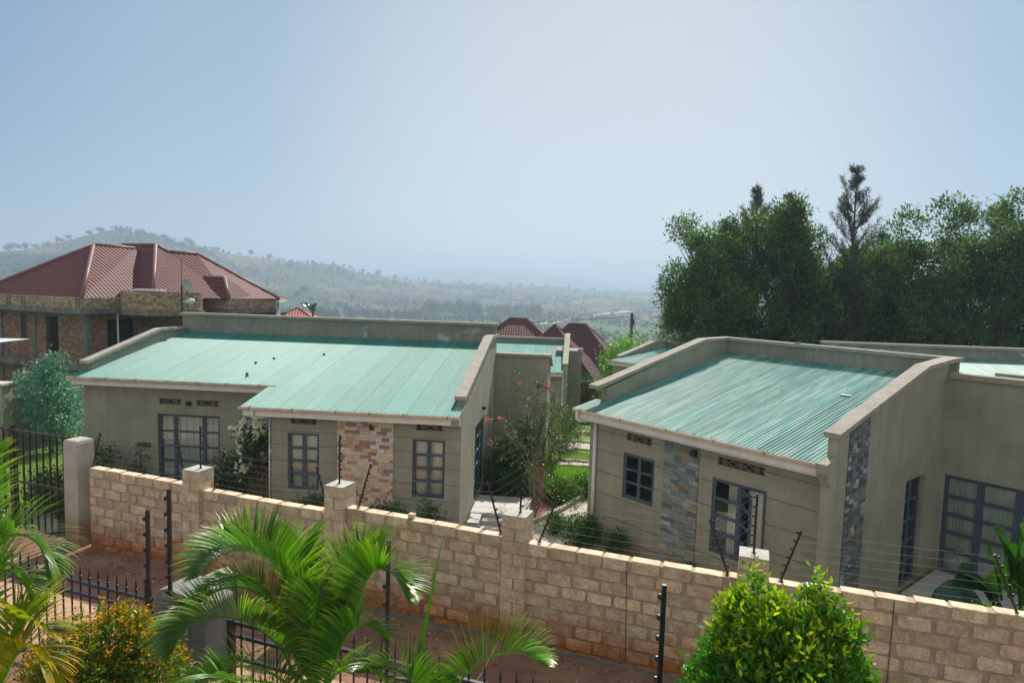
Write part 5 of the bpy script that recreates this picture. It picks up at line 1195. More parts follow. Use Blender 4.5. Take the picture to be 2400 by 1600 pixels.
# ================================================================== near fence with spear tops
def fence(label, s0, s1, zt_, ns0, step, seed, low=True):
    o = thing('spear_top_fence', label, 'fence', (*Wp(s0, -3.72), 0), T_W); L = s1-s0; mb = MB()
    mb.box(0, L, -.025, .025, zt_-.045, zt_); mb.build('rail', black_m, o); mb = MB(); mb.box(0, L, -.022, .022, zt_-.235, zt_-.19); mb.build('rail', black_m, o)
    mb = MB(); mb.box(0, L, -.022, .022, .12, .165); mb.build('rail', black_m, o)
    x = ns0
    while x < L-.04:
        m_ = MB(); m_.box(x-.010, x+.010, -.010, .010, .02, zt_+.05); h = zt_+.05
        m_.lathe(x, 0, [(.010, h), (.022, h+.012), (.024, h+.03), (.010, h+.038), (.018, h+.055), (.011, h+.12), (.001, h+.20)], 6); m_.build('picket', black_m, o); x += step
    return o
f1 = fence('left stretch of the black spear top fence in front of the lane', -14.0, -4.22, 1.60, .1, .195, 1)
f2 = fence('right stretch of the black spear top fence behind the palm', -2.78, 6.5, 1.58, .22, .205, 2)
mb = MB(); mb.box(0.0, .085, -.045, .045, 0, 1.60); mb.build('fence_post', black_m, f2)
mb = MB(); mb.box(0.0, 1.2, -.026, .026, 1.02, 1.07); mb.build('rail', black_m, f2)
mb = MB()
for sx_ in (-1, 1):   # small scroll on the fence
    pts = [(6.95+sx_*(.03+.08*math.sin(t*1.6)*(1 if t < 2 else .6)), 0, 1.30-.085*t+.02*math.sin(t*3)) for t in np.linspace(0, 4.2, 22)]
    mb.tube(pts, .007, 5)
mb.build('scroll', black_m, f1)
GN = 'tall insulator posts of the near fence'
for lb, s, z0, z1, nn in (('tall black insulator post just left of the grey pillar cap', -4.28, 0, 2.94, 11), ('tall black insulator post standing on the grey pillar cap', -3.86, 1.72, 3.31, 7), ('tall black insulator post behind the palm fronds', -.22, 0, 3.15, 11), ('tall black insulator post in front of the block wall left of the bright shrub', 3.2, 0, 3.21, 11)):
    A = Vector((*Wp(s, -3.72), z0)); o = wthing('electric_fence_post', lb, 'fence post', tuple(A), GN); mb = MB(); mb.box(A.x-.024, A.x+.024, A.y-.024, A.y+.024, z0, z1); mb.build('pole', black_m, o)
    for k in range(nn):
        z = z1-.13-.235*k; m_ = MB(); m_.tube([(A.x-.02, A.y-.01, z), (A.x-.05, A.y-.01, z)], .012, 6); m_.tube([(A.x-.045, A.y-.01, z-.03), (A.x-.045, A.y-.01, z-.012), (A.x-.045, A.y-.01, z+.012), (A.x-.045, A.y-.01, z+.03)], [.014, .027, .027, .014], 8); m_.build('insulator', black_m, o)
# grey rendered gate piers in the near fence
gp1 = thing('gate_pier', 'dark grey rendered pier with rounded sloping cap between the two fence stretches', 'pillar', (*Wp(-3.52, -3.40), 0), T_W)
mb = MB(); mb.box(-.60, .25, -.25, .2, 0, 1.50); mb.box(-.66, .31, -.31, .26, 1.50, 1.61); mb.build('pier_body', bluepl_m, gp1)
mb = MB(); mb.prism([(-.65,1.612),(.30,1.612),(.29,1.64),(.0,1.72),(-.42,1.80),(-.60,1.74)], 'y', -.30, .25); mb.build('pier_cap', mat('pier_cap_concrete', dark=(.20,.20,.19), light=(.31,.30,.27), scale=5, rough=.95, bump=.5), gp1)
gp2 = thing('gate_pier', 'sunlit capped pier behind the palm, just right of the dark grey pier', 'pillar', (*Wp(-4.1, -2.6), 0), T_W)
mb = MB(); mb.box(-.22, .22, -.2, .2, 0, 1.40); mb.build('pier_body', bluepl_m, gp2); mb = MB(); mb.prism([(-.28,1.402),(.28,1.402),(.25,1.46),(0,1.56),(-.25,1.46)], 'y', -.26, .26); mb.build('pier_cap', coping_m, gp2)

# ================================================================== palms
def catmull(P, n):
    P = [Vector(p) for p in P]; Q = [P[0]*2-P[1]]+P+[P[-1]*2-P[-2]]; out = []
    for k in range(n+1):
        t = k/n*(len(P)-1); i = min(int(t), len(P)-2); f = t-i; a, b, c_, d = Q[i:i+4]
        out.append(.5*((2*b)+(c_-a)*f+(2*a-5*b+4*c_-d)*f*f+(3*b-a-3*c_+d)*f**3))
    return out
def frond(parent, pts, L=.42, n=52, seed=0, upv=.75, wd=.020, start=.16, tint=(1,1,1), droop=.35, side=None, tipL=.55, fwdv=.75, yel=0.0):
    rr = random.Random(seed); C_ = catmull(pts, 90); mb = MB(); tl = len(C_)
    mb.tube(C_[::3], [max(.004, .016*(1-i/(tl/3)*.8)) for i in range(len(C_[::3]))], 6, 1, (1.1,1.25,.7), cap=False)
    for sgn in (-1, 1):
        for k in range(n):
            t = start+(1-start)*(k+rr.uniform(-.25,.25))/n; t = min(.995, max(0.02, t)); i = min(int(t*(tl-1)), tl-2); p = C_[i]+(C_[i+1]-C_[i])*(t*(tl-1)-i)
            T = (C_[min(i+3, tl-1)]-C_[max(i-3, 0)]).normalized(); S = side if side else T.cross(Vector((0, 0, 1)))
            S = Vector(S); S = (S-T*S.dot(T)).normalized(); Nn = S.cross(T).normalized()
            if Nn.z < 0: Nn = -Nn
            env = math.sin(math.pi*min(1, (t-start)/(1-start)*.85+.15))**.6; l = L*(env*.85+.15)*rr.uniform(.9, 1.06)
            if t > .92: l *= tipL+.3
            d = (S*sgn*.85+Nn*upv+T*(fwdv+.7*t)+Vector((rr.gauss(0,.05), rr.gauss(0,.05), rr.gauss(0,.05)))).normalized()
            Wv = d.cross(Nn*.6+S*sgn*.2).normalized(); q = p; m_ = 6; w0 = wd*rr.uniform(.85, 1.15); seg = l/m_; rows_ = []
            dr = droop*rr.uniform(.7, 1.3)
            for s in range(m_+1):
                f = s/m_; ww = w0*(.35+1.3*f if f < .3 else 1-.95*((f-.3)/.7)**1.6)*.5
                rows_.append((q-Wv*ww, q+Nn*ww*.25, q+Wv*ww)); q = q+d*seg; d = (d+Vector((0, 0, -dr*(.10+f*.55)))).normalized()
            vs = [x for r_ in rows_ for x in (r_[0], r_[2])]
            c0 = rr.uniform(.55, 1.25); y_ = 1+yel*rr.uniform(.3, 1); cl = (c0*tint[0]*y_, c0*tint[1], c0*tint[2])
            nb_ = len(mb.v); mb.v += [tuple(v) for v in vs]; mb.hascol = True
            for j in range(m_+1):
                e = (j/m_)**4; cc_ = (cl[0]*(1+e*1.2), cl[1]*(1+e*.2), cl[2]); mb.c += [cc_, cc_]
            for j in range(m_): mb.f.append((nb_+2*j, nb_+2*j+1, nb_+2*j+3, nb_+2*j+2)); mb.m.append(0)
    return mb.build('frond', [lf_palm, lf_palm], parent, smooth=True)
pm = wthing('areca_palm', 'large bright green palm with arching fronds in front of the block wall, lower centre', 'palm', (-1.85, 6.1, 0))
F = {
'F1': [(-1.846,6.2,2.3),(-1.91,6.2,2.95),(-2.03,6.25,3.30),(-2.30,6.35,3.60),(-2.62,6.4,3.70),(-2.90,6.4,3.60),(-3.05,6.35,3.42)],
'F2': [(-1.914,6.15,2.3),(-2.104,6.1,2.815),(-2.29,6.0,3.098),(-2.489,5.9,3.253),(-2.718,5.8,3.294),(-2.889,5.75,3.202),(-2.974,5.7,3.019)],
'F3': [(-1.783,6.2,2.3),(-1.577,6.2,2.904),(-1.422,6.2,3.254),(-1.326,6.2,3.54),(-1.202,6.15,3.66),(-1.049,6.1,3.62),(-.915,6.05,3.40)],
'F4': [(-1.82,6.1,2.3),(-1.812,6.0,2.994),(-1.744,5.9,3.35),(-1.69,5.85,3.62)],
'F4b': [(-1.75,6.2,2.3),(-1.70,6.3,2.96),(-1.62,6.45,3.35),(-1.48,6.6,3.62),(-1.30,6.7,3.72)]}
frond(pm, F['F1'], .54, 104, 1, 1.5, .036, .2, droop=.42, fwdv=.35); frond(pm, F['F2'], .52, 104, 2, 1.35, .035, .16, droop=.45, fwdv=.45, tint=(1.05,.92,1)); frond(pm, F['F3'], .54, 92, 3, 1.3, .036, .14, droop=.30, fwdv=.5)
frond(pm, F['F4'], .46, 60, 4, .5, .030, .1, droop=.35, tint=(.7,.75,1)); frond(pm, F['F4b'], .5, 60, 5, .8, .032, .12, droop=.35)
frond(pm, [(-1.80,6.0,2.1),(-1.95,5.8,2.62),(-2.15,5.55,2.88),(-2.38,5.35,2.98),(-2.62,5.2,2.9)], .36, 46, 6, .6, .020, .2, tint=(1.3,.95,.8), yel=.3)
frond(pm, [(-1.75,6.0,2.1),(-1.6,5.8,2.7),(-1.35,5.6,3.0),(-1.1,5.45,3.08),(-.85,5.35,2.95)], .38, 46, 7, .6, .020, .2)
frond(pm, [(-1.90,6.3,2.2),(-2.02,6.5,2.9),(-2.12,6.7,3.3),(-2.2,6.9,3.5),(-2.22,7.1,3.45)], .5, 56, 8, 1.0, .030, .15, droop=.4, tint=(.7,.8,1))
frond(pm, [(-1.82,6.1,2.1),(-2.02,5.95,2.6),(-2.28,5.8,2.85),(-2.55,5.7,2.86),(-2.8,5.6,2.70)], .44, 56, 9, 1.2, .028, .15, droop=.45, tint=(.8,.85,1))
frond(pm, [(-1.76,6.0,2.1),(-1.60,5.9,2.75),(-1.45,5.85,3.12),(-1.28,5.8,3.28),(-1.08,5.75,3.2)], .46, 56, 10, 1.1, .028, .15, droop=.4, tint=(.75,.85,1))
frond(pm, [(-1.90,6.2,2.2),(-2.08,6.25,2.85),(-2.26,6.3,3.15),(-2.5,6.3,3.34),(-2.76,6.25,3.36),(-2.98,6.2,3.22)], .46, 80, 14, 1.0, .030, .15, droop=.5, tint=(.6,.72,1))
frond(pm, [(-1.82,6.15,2.2),(-1.84,6.1,2.8),(-1.86,6.05,3.2),(-1.92,6.0,3.45),(-2.0,5.95,3.55)], .46, 80, 15, .7, .030, .12, droop=.4, tint=(.8,.85,1))
mb = MB()
for x, y in ((-1.85,6.2), (-1.72,6.05), (-1.98,6.05), (-1.8,5.9)): mb.tube([(x, y, 0), (x+rnd(-.05,.05), y, 1.2), (x+rnd(-.05,.05), y, 2.4)], [.05, .045, .03], 8)
mb.build('stem', mat('palm_stem', dark=(.16,.20,.06), light=(.30,.30,.12), scale=6, stretch=(1,1,6)), pm)
pm2 = wthing('areca_palm', 'smaller palm at the bottom centre with a fan of fronds and one bare upright shoot', 'palm', (-.7, 5.5, 0))
frond(pm2, [(-.62,5.6,2.2),(-.531,5.6,2.6),(-.384,5.6,2.88),(-.218,5.6,3.06),(-.032,5.6,3.16),(.174,5.6,3.17),(.365,5.6,3.06)], .46, 72, 11, 1.4, .032, .2, droop=.34, fwdv=.45)
frond(pm2, [(-.66,5.5,2.2),(-.70,5.5,2.75),(-.80,5.45,3.0),(-.97,5.4,3.12),(-1.2,5.35,3.1)], .46, 60, 12, 1.2, .026, .15, tint=(.7,.8,1))
frond(pm2, [(-.6,5.4,2.2),(-.62,5.2,2.7),(-.55,5.0,2.98),(-.42,4.85,3.05)], .36, 40, 13, .6, .02, .2)
mb = MB(); mb.tube([(-.8,5.7,2.0),(-.771,5.7,2.644),(-.741,5.7,3.128),(-.655,5.7,3.607),(-.567,5.7,4.134)], [.022,.02,.016,.012,.004], 8, 0, (1,1.1,.8)); mb.build('shoot', lf_palm, pm2)
mb = MB(); [mb.tube([(x, 5.5, 0), (x, 5.5, 2.3)], [.05, .035], 8) for x in (-.6, -.72)]; mb.build('stem', MATS['palm_stem'], pm2)
pm3 = wthing('areca_palm', 'shaded green palm at the bottom edge left of centre', 'palm', (-1.8, 4.9, 0))
frond(pm3, [(-1.85,5.2,2.0),(-1.93,5.25,2.66),(-2.021,5.2,2.98),(-2.188,5.1,3.16),(-2.395,5.1,3.16),(-2.568,5.1,3.02)], .36, 46, 21, .7, .026, .2, tint=(.7,.85,1), droop=.5)
frond(pm3, [(-1.5,5.2,2.0),(-1.317,5.2,2.6),(-1.088,5.1,2.95),(-.831,5.0,3.02),(-.626,5.0,2.85)], .34, 40, 22, .7, .024, .2, tint=(.75,.85,1), droop=.5)
mb = MB(); mb.tube([(-1.8,5.1,0), (-1.8,5.2,2.2)], [.05,.04], 8); mb.build('stem', MATS['palm_stem'], pm3)
pm4 = wthing('areca_palm', 'palm with yellowing lower fronds cut by the left picture edge', 'palm', (-4.3, 5.2, 0))
frond(pm4, [(-4.45,5.4,3.2),(-4.43,5.4,3.6),(-4.36,5.4,3.9),(-4.22,5.4,4.13),(-4.08,5.4,4.2),(-3.94,5.4,4.14),(-3.87,5.4,4.0),(-3.85,5.4,3.86)], .46, 60, 31, .8, .030, .05, droop=.5)
frond(pm4, [(-4.45,5.4,3.2),(-4.40,5.3,4.0),(-4.30,5.2,4.45),(-4.15,5.1,4.78),(-4.02,5.1,4.95)], .46, 56, 32, .5, .032, .05, droop=.5, tint=(.8,.9,1))
frond(pm4, [(-4.2,5.1,2.6),(-4.03,5.1,3.2),(-3.89,5.0,3.5),(-3.78,5.0,3.66),(-3.6,4.9,3.72),(-3.47,4.9,3.62)], .44, 56, 33, .9, .030, .05, droop=.4, tint=(1.4,1.0,.7), yel=.5)
frond(pm4, [(-4.1,4.9,2.6),(-3.92,4.9,3.1),(-3.80,4.9,3.38),(-3.68,4.9,3.5),(-3.58,4.9,3.44),(-3.47,4.9,3.22)], .46, 56, 34, .5, .032, .05, droop=.5, tint=(1.8,1.05,.6), yel=.6)
frond(pm4, [(-4.45,5.3,3.0),(-4.38,5.3,3.6),(-4.25,5.3,3.86),(-4.1,5.3,3.93),(-3.98,5.3,3.82),(-3.9,5.3,3.62)], .42, 50, 35, .8, .030, .05, droop=.4)
mb = MB()
for x, y in ((-4.28,5.2), (-4.12,5.0), (-4.45,5.35)): mb.tube([(x, y, 0), (x, y, 1.6), (x-.02, y, 3.1)], [.06, .05, .035], 8)
mb.build('stem', mat('yellow_palm_stem', dark=(.30,.24,.06), light=(.45,.34,.10), scale=5, stretch=(1,1,6)), pm4)
# banana-like broad leaves at the right edge
cn = wthing('broad_leaf_plant', 'plant with large paddle shaped leaves behind the block wall at the right edge', 'plant', (9.3, 11.9, GZ))
def paddle(parent, base, tip, width, bend=.25, tint=(1,1,1), roll=0.0):
    A, B_ = Vector(base), Vector(tip); mb = MB(); L = (B_-A).length; D = (B_-A)/L; S = D.cross(Vector((0, -.5, 1))).normalized(); S = (S*math.cos(roll)+D.cross(S)*math.sin(roll)); Nn = S.cross(D); n = 14; vs = []
    for i in range(n+1):
        f = i/n; c_ = A+D*L*f+Vector((0, 0, bend*L*(math.sin(math.pi*f)*.8-.3*f*f))); w_ = width*.5*(0.06 if f < .18 else math.sin(math.pi*min(1, (f-.18)/.82)**.85)**.7+.02)
        wav = .03*math.sin(f*18)
        vs += [c_-S*w_+Nn*(w_*.35+wav), c_, c_+S*w_+Nn*(w_*.35-wav)]
    mb.add(vs, [(3*i, 3*i+1, 3*i+4, 3*i+3) for i in range(n)]+[(3*i+1, 3*i+2, 3*i+5, 3*i+4) for i in range(n)], 0, tint); mb.tube([vs[3*i+1]-Nn*.008 for i in range(0, n+1, 2)], [.016*(1-i/(n+1))+.003 for i in range(0, n+1, 2)], 5, 0, (1.4,1.4,.9), cap=False)
    return mb.build('leaf', lf_paddle, parent, smooth=True)
lf_paddle = leafmat('paddle_leaf', (.045,.15,.02), .35, .25, .8)
for b_, t_, w_, bd, tn_, rl in (((9.2,12.0,.6),(8.35,11.9,1.45),.5,.15,(.35,.6,1.2),.3), ((9.25,12,.7),(8.75,11.8,1.28),.42,.2,(1.4,1.2,.8),-.4), ((9.3,12,.8),(8.62,11.6,1.9),.4,.2,(.9,1.0,.8),.2), ((9.35,11.9,.9),(8.95,11.6,2.1),.36,.2,(1.2,1.1,.8),-.3),
      ((9.5,12,.9),(9.2,11.6,2.5),.38,.15,(1.1,1.1,.8),.1), ((9.4,12.0,.4),(8.9,11.5,.9),.5,.1,(.5,.7,.9),.2), ((9.6,12,.5),(9.9,11.6,2.1),.5,.1,(.6,.8,.8),.2), ((9.3,12.2,.5),(8.1,12.2,.75),.4,.15,(.3,.5,.8),.1), ((9.55,11.9,.8),(9.3,11.4,1.7),.55,.15,(.8,.9,.8),.5)):
    paddle(cn, b_, t_, w_*1.45, bd, tn_, rl)
for b_, t_, w_, tn_, rl in (((9.5,12.0,.8),(8.7,11.6,2.45),.55,(.9,1,.8),.15),((9.4,12.1,.6),(8.2,11.8,1.15),.6,(.35,.6,1.1),.25),((9.6,11.9,.6),(9.0,11.4,1.5),.6,(1.2,1.1,.8),-.2)): paddle(cn, b_, t_, w_, .18, tn_, rl)
shrub('weed_patch', 'low green weeds behind the wall top near the right edge', (6.9, 9.35, 1.78), .5, .07, 140, lf_shrub, .05, .02, 30, 20, .04, GT, ry=.12)
def banana(label, x, y, zt_):
    o = wthing('banana_plant', label, 'banana plant', (x, y, tz(x, y)), 'banana plants beside the small red roof'); mb = MB(); mb.tube([(x, y, tz(x, y)), (x, y, zt_-1)], [.15, .1], 7); mb.build('stem', bark_m, o)
    for k in range(5): a = rnd(0, 6.28); paddle(o, (x, y, zt_-1.1), (x+math.cos(a)*1.1, y+math.sin(a)*.7, zt_-.3+rnd(-.5,.5)), .45, .2, (.6,.7,.6), rnd(-.3,.3))
banana('banana plant left of the small bright red roof', -20.1, 57.5, 3.6); banana('banana plant right of the small bright red roof', -17.3, 57.5, 4.5)

# ================================================================== foreground clipped shrubs
def bigshrub(label, loc, lobes, seed, leafL, leafW, ncl, per, clr, base_tint, tip_tint, tipz, m=lf_shrub, spikes=()):
    rs = np.random.RandomState(seed); r = thing('garden_shrub', label, 'shrub', loc); OFF[r] = (0,0,0); Cn = []; tot = sum(l[3]*l[3] for l in lobes)
    for (x, y, z, rad_, rz_) in lobes:
        k = int(ncl*rad_*rad_/tot*1.0) if False else int(ncl*rad_*rad_/sum(l[3]**2 for l in lobes))
        v = rs.normal(size=(k, 3)); v /= np.linalg.norm(v, axis=1, keepdims=True); v *= rs.uniform(.72, 1.05, (k, 1)); Cn.append(np.array([x, y, z])+v*np.array([rad_, rad_, rz_]))
    Cn = np.concatenate(Cn); Cc = Cn.mean(0)
    for (x, y, z0_, z1_, r_) in spikes: k = int((z1_-z0_)/.03); Cn = np.concatenate([Cn, np.stack([x+rs.normal(size=k)*r_, y+rs.normal(size=k)*r_, np.linspace(z0_, z1_, k)], 1)])
    # each clump is a twig: leaves set around a short outward shoot
    n_ = len(Cn); ax = Cn-np.array([Cc[0], Cc[1], Cc[2]-.4]); ax /= np.linalg.norm(ax, axis=1, keepdims=True); ax += rs.normal(size=ax.shape)*.25+np.array([0, 0, .45]); ax /= np.linalg.norm(ax, axis=1, keepdims=True)
    t = rs.uniform(-1, 1, (n_, per)); P = Cn[:, None, :]+ax[:, None, :]*t[..., None]*clr*1.3+rs.normal(size=(n_, per, 3))*clr*.35
    D = ax[:, None, :]*.8+rs.normal(size=(n_, per, 3))*.75
    tip = np.clip((t+.1)*.9, 0, 1)[..., None]*(rs.uniform(0, 1, (n_, 1, 1)) < np.interp(Cn[:, 2], tipz, [.05, .9])[:, None, None])
    cc = np.array(base_tint)*(1-tip)+np.array(tip_tint)*tip; cc = cc*rs.uniform(.7, 1.25, (n_, per, 1))
    P = P.reshape(-1, 3); leaves('foliage', P, D.reshape(-1, 3), rs.uniform(.7, 1.25, len(P))*leafL, rs.uniform(.8, 1.15, len(P))*leafW, cc.reshape(-1, 3), m, r, N=rs.normal(size=(len(P), 3)))
    mb = MB()
    for c_ in Cn[rs.choice(len(Cn), 120, replace=False)]: mb.tube([(0, 0, 0), (c_[0]*.3, c_[1]*.3, c_[2]*.5), tuple(c_)], [.03, .018, .004], 5, cap=False)
    mb.build('stems', bark_m, r); return r
bigshrub('clipped shrub with orange and yellow tipped leaves below the spear top fence', (-5.1, 8.0, 0), [(0,0,1.35,.72,.80),(.30,.1,1.72,.40,.42),(-.42,0,1.25,.5,.55),(.55,0,1.35,.5,.6),(-.15,-.1,.8,.7,.6)], 201, .066, .028, 2400, 13, .068, (1.1,.72,.5), (6.4,1.0,1.2), (.6, 2.3))
bigshrub('bright green shrub with yellow tips rising before the block wall at lower right', (2.56, 6.05, -.09), [(-.02,0,2.8,.60,.62),(-.22,0,3.22,.32,.40),(.40,.05,3.10,.36,.40),(-.36,0,2.60,.42,.45),(.55,0,2.65,.42,.45),(.05,-.1,2.2,.85,.75),(.12,0,3.2,.22,.22)], 202, .085, .037, 2500, 13, .085, (.70,.85,.6), (4.8,2.2,.7), (2.9, 3.6), spikes=((-.24,0,3.5,3.84,.035),(-.02,0,3.3,3.66,.03),(.34,0,3.4,3.80,.035),(.58,0,3.2,3.60,.03),(-.42,0,3.2,3.60,.03),(.44,0,3.3,3.66,.04),(.78,0,2.9,3.36,.03),(.1,0,3.3,3.6,.03)))
bigshrub('low reddish shrub in the shade between the clipped shrub and the palm', (-3.25, 6.9, 0), [(0,0,1.6,.3,.4),(-.2,0,1.4,.35,.4)], 203, .06, .022, 300, 12, .06, (1.2,.5,.6), (4.0,.7,1.0), (1.2, 1.9))

# ================================================================== roof fittings on the grey bungalow, pole, dish
mp = thing('antenna_mast', 'thin black mast with white lamp head at the left end of the grey parapet', 'mast', H1w(-12.28, 7.1, GZ), -.0979)
mb = MB(); mb.tube([(0,0,GZ),(0,0,6.0)], .035, 8); mb.tube([(0,0,6.0),(0,0,7.05)], .012, 6); mb.build('pole', black_m, mp)
mb = MB(); mb.tube([(.02,0,5.38),(.22,-.05,5.40)], .02, 6); mb.tube([(.2,-.05,5.38),(.3,-.06,5.40),(.42,-.08,5.44),(.52,-.1,5.42),(.58,-.11,5.38)], [.03,.07,.10,.08,.02], 10); mb.build('lamp_head', white_m, mp, smooth=True)
dsh = wthing('satellite_dish', 'pale satellite dish on the round brick balcony of the unfinished house', 'satellite dish', (-18.2, 37.1, 5.3))
mb = MB(); n = 24; vs = []; cxd, cyd, czd = -18.15, 36.9, 5.85
for (r_, d_) in ((0, .08), (.12, .07), (.24, .035), (.33, 0)):
    vs += [(cxd+r_*math.cos(t), cyd+d_+.1*r_*math.sin(t), czd+r_*math.sin(t)) for t in np.linspace(0, 2*math.pi, n+1)[:-1]]
mb.add(vs, [(i*n+k, i*n+(k+1) % n, (i+1)*n+(k+1) % n, (i+1)*n+k) for i in range(3) for k in range(n)]); mb.add([(x, y+.02, z) for x, y, z in vs], [(i*n+k, (i+1)*n+k, (i+1)*n+(k+1) % n, i*n+(k+1) % n) for i in range(3) for k in range(n)])
mb.build('dish', mat('dish_metal', dark=(.34,.38,.36), light=(.44,.47,.45), scale=5, rough=.5), dsh, smooth=True)
mb = MB(); mb.tube([(cxd,cyd+.1,czd),(cxd,cyd+.15,5.3)], .03, 6); mb.tube([(cxd,cyd+.05,czd-.38),(cxd,cyd-.4,czd-.05)], .012, 5); mb.build('stand', brown_m, dsh)
pp_ = wthing('power_pole', 'dark wooden power pole rising behind the bright yellow green tree', 'pole', (10.4, 58.0, -4)); mb = MB(); mb.tube([(10.4,58,-4),(10.4,58,4.25)], [.17,.13], 8); mb.build('pole', bark_m, pp_)
mb = MB(); mb.box(10.5, 10.62, 57.9, 58.1, 3.2, 3.7); mb.box(10.2, 10.3, 57.9, 58.0, 2.2, 2.4); mb.build('bracket', black_m, pp_)
def cable(label, A, B_, sag, r=.02, m=screw_m):
    o = wthing('power_cable', label, 'cable', A, 'cables of the power pole'); pts = [(A[0]+(B_[0]-A[0])*t, A[1]+(B_[1]-A[1])*t, A[2]+(B_[2]-A[2])*t-4*sag*t*(1-t)) for t in np.linspace(0, 1, 14)]; mb = MB(); mb.tube(pts, r, 5); mb.build('wire', m, o)
cable('cable sagging from the power pole to the leftmost tall tree', (10.4,58,3.9), (20,46,1.6), .3); cable('long cable running left from the power pole over the far roofs', (10.4,58,3.95), (-24,66,2.0), .5, .022); cable('pale service cable down to the steep purple brown roof', (9.6,48,1.6), (4.3,41.7,-.35), .15, .02, wire_m)

# ================================================================== far hill vegetation
def far_tree(seed, kind):
    rs = np.random.RandomState(seed); r = thing('hill_tree', 'x', 'tree', (0,0,0), 0, 'scattered trees on the hazy hills'); OFF[r] = (0,0,0)
    if kind == 0: f = ell_shape(4.2, 3.2, 7.5, .2, .4, seed)
    elif kind == 1: f = ell_shape(3.2, 4.6, 6.5, .2, .35, seed)
    else: f = ell_shape(5.5, 2.4, 8.0, .2, .4, seed)
    P, D, br_, Cn = crown_points(26, 12, f, .8, rs, .2)
    leaves('crown', P, D, 1.6, .9, br_[:, None]*np.ones((1, 3)), lf_far, r); mb = MB(); mb.tube([(0,0,-1),(0,0,7)], [.35,.2], 5)
    for c_ in Cn[:6]: mb.tube([(0,0,4.0),tuple(c_)], [.15,.05], 4, cap=False)
    mb.build('trunk', bark_m, r); return r
FT = [far_tree(300+k, k % 3) for k in range(5)]; rs = np.random.RandomState(77); cnt = 0
LBL = 'hazy tree standing out on the far hillside or its skyline'
def put(px, f, s=1.0):
    global cnt
    a = az_of(px); R1 = np.interp(a, AZ, RD); V1 = np.interp(a, AZ, VD); r = V1+(R1-V1)*f; x, y = r*math.sin(a), r*math.cos(a); zz = tz(x, y)-.3; k = cnt % 5; loc = (x, y, zz)
    if cnt < 5: o = FT[k]; o.location = loc; o.scale = (s, s, s); o['label'] = LBL; o.rotation_euler = (0, 0, rs.uniform(0, 6))
    else: dup(FT[k], loc, rs.uniform(0, 6), (s*rs.uniform(.8,1.3), s*rs.uniform(.8,1.3), s*rs.uniform(.7,1.1)), LBL)
    cnt += 1
for px in list(np.arange(2, 250, 13))+[262, 268, 275, 283, 290, 300, 312]+list(np.arange(325, 470, 8))+list(np.arange(480, 780, 13))+list(np.arange(800, 1540, 12)): put(px+rs.uniform(-14, 14), rs.uniform(.96, 1.0), rs.choice([.5,.6,.75,.9,1.3]))
for _ in range(60): put(rs.uniform(0, 1540), rs.uniform(.1, .93), rs.uniform(.5, 1.0))
def clumps(name, label, pts, h, per, seed, Lf=1.5, wide=1.4):
    rs = np.random.RandomState(seed); P = []; 
    for x, y, s in pts:
        k = per; v = rs.normal(size=(k, 3)); v /= np.linalg.norm(v, axis=1, keepdims=True); v *= rs.uniform(.4, 1, (k, 1)); P.append(np.array([x, y, tz(x, y)+h*s*.45])+v*np.array([h*.35*wide, h*.35*wide, h*.5])*s)
    P = np.concatenate(P); D = rs.normal(size=P.shape); D[:, 2] += .4
    cc = rs.uniform(.6, 1.35, (len(P), 1))*np.array([[1, 1.05, .95]]); return tag(leaves(name, P, D, rs.uniform(.7, 1.2, len(P))*Lf, Lf*.6, cc, lf_far, kind='stuff'), label, 'vegetation')
pts = []
for _ in range(13000):
    a = az_of(rs.uniform(-60, 1620)); R1 = np.interp(a, AZ, RD); V1 = np.interp(a, AZ, VD); r = V1*.62+(R1-V1*.62)*rs.uniform(0, 1)**.9; x, y = r*math.sin(a), r*math.cos(a)
    m_ = math.sin(x*.011+2+math.sin(y*.02))+math.sin(y*.009+math.sin(x*.017))+.8*math.sin((x+y)*.031)
    if m_ < .35 and rs.rand() > .12: continue
    pts.append((x, y, rs.choice([.35,.5,.7,.9,1.2,1.6], p=[.2,.25,.25,.15,.1,.05])))
clumps('hill_scrub', 'bushes and thickets dotting the hazy hillsides', pts, 7.0, 15, 401, 2.3, 1.9)
def wood(px0, px1, r0, r1, n, h, seed, label):
    rs = np.random.RandomState(seed); pts = []
    for _ in range(n): a = az_of(rs.uniform(px0, px1)); r = rs.uniform(r0, r1); pts.append((r*math.sin(a), r*math.cos(a), rs.uniform(.75, 1.1)))
    clumps('wood', label, pts, h, 80, seed, 1.7, .6)
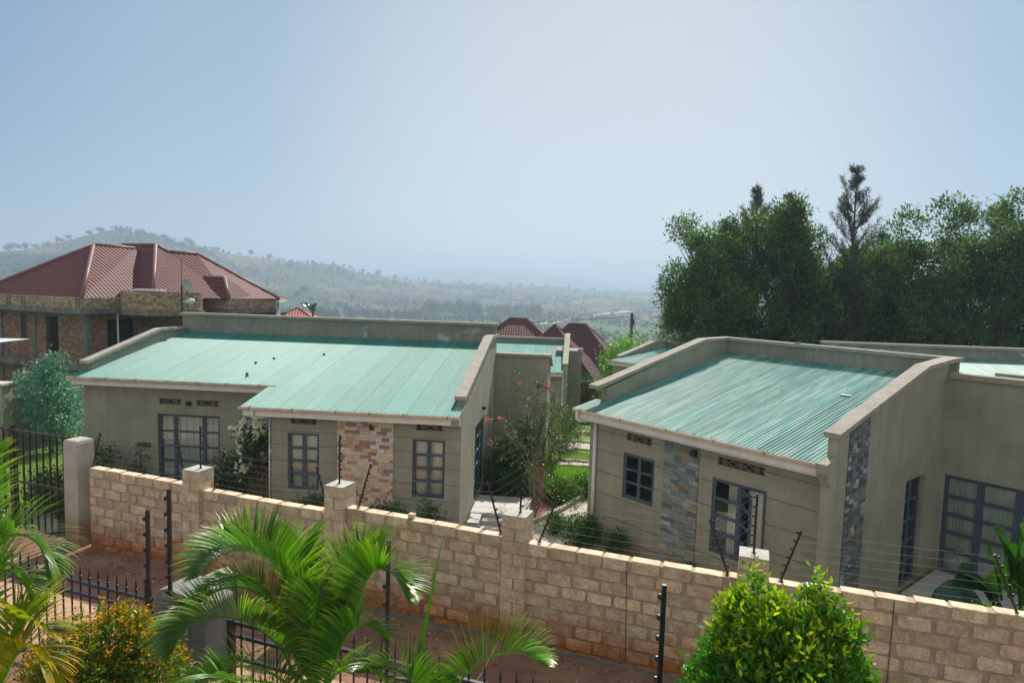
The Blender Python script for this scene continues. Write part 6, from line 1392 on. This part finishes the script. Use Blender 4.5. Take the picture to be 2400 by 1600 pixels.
wood(985, 1125, 830, 900, 70, 24, 410, 'dense hazy wood on the valley floor, left of the other valley wood'); wood(1135, 1270, 850, 930, 60, 20, 411, 'dense hazy wood on the valley floor, right of the other valley wood')
wood(800, 985, 740, 800, 60, 12, 412, 'low band of hazy bushes at the valley edge'); wood(670, 790, 640, 720, 46, 17, 413, 'brighter plantation of young trees above the red roof'); wood(280, 480, 1310, 1400, 90, 13, 414, 'dark band of trees along the right shoulder of the hilltop')
wood(640, 830, 1380, 1500, 60, 12, 415, 'tree belt on the hill shoulder'); wood(880, 1540, 1900, 2400, 200, 12, 416, 'long hazy tree belt under the far skyline')
# pale dirt road across the valley slope
road_m = mat('pale_dirt_road', dark=(.50,.44,.36), light=(.62,.56,.47), scale=.2, rough=1, world=True)
ROAD = ((1180, 640), (1235, 700), (1290, 760), (1350, 850), (1400, 960), (1440, 1020), (1475, 1090))
mb = MB(); ctr = []
for px, r in ROAD: a = az_of(px); ctr.append((r*math.sin(a), r*math.cos(a), 0))
cv = catmull(ctr, 40); vs = []
for i, p in enumerate(cv):
    d = (cv[min(i+1, 40)]-cv[max(i-1, 0)]).normalized(); s = Vector((-d.y, d.x, 0))*6
    for q in (p-s, p+s): vs.append((q.x, q.y, tz(q.x, q.y)+.7))
mb.add(vs, [(2*i, 2*i+2, 2*i+3, 2*i+1) for i in range(40)]); mb.build('dirt_road', road_m, kind='structure')
# ================================================================== haze
hz = MB(); hz.box(-9600, 9600, -9600, 9600, -62, 150); ho = hz.build('haze', mat('haze_air', (1,1,1)), kind='stuff')
hm = bpy.data.materials.new('haze_volume'); hm.use_nodes = True; t = hm.node_tree; t.nodes.clear(); out = t.nodes.new('ShaderNodeOutputMaterial'); pv_ = t.nodes.new('ShaderNodeVolumePrincipled')
pv_.inputs['Color'].default_value = (.62, .80, .97, 1); pv_.inputs['Density'].default_value = .00064; pv_.inputs['Anisotropy'].default_value = .25
t.links.new(pv_.outputs[0], out.inputs['Volume']); ho.data.materials.clear(); ho.data.materials.append(hm); tag(ho, 'pale blue haze lying over the valley and hills', 'haze')
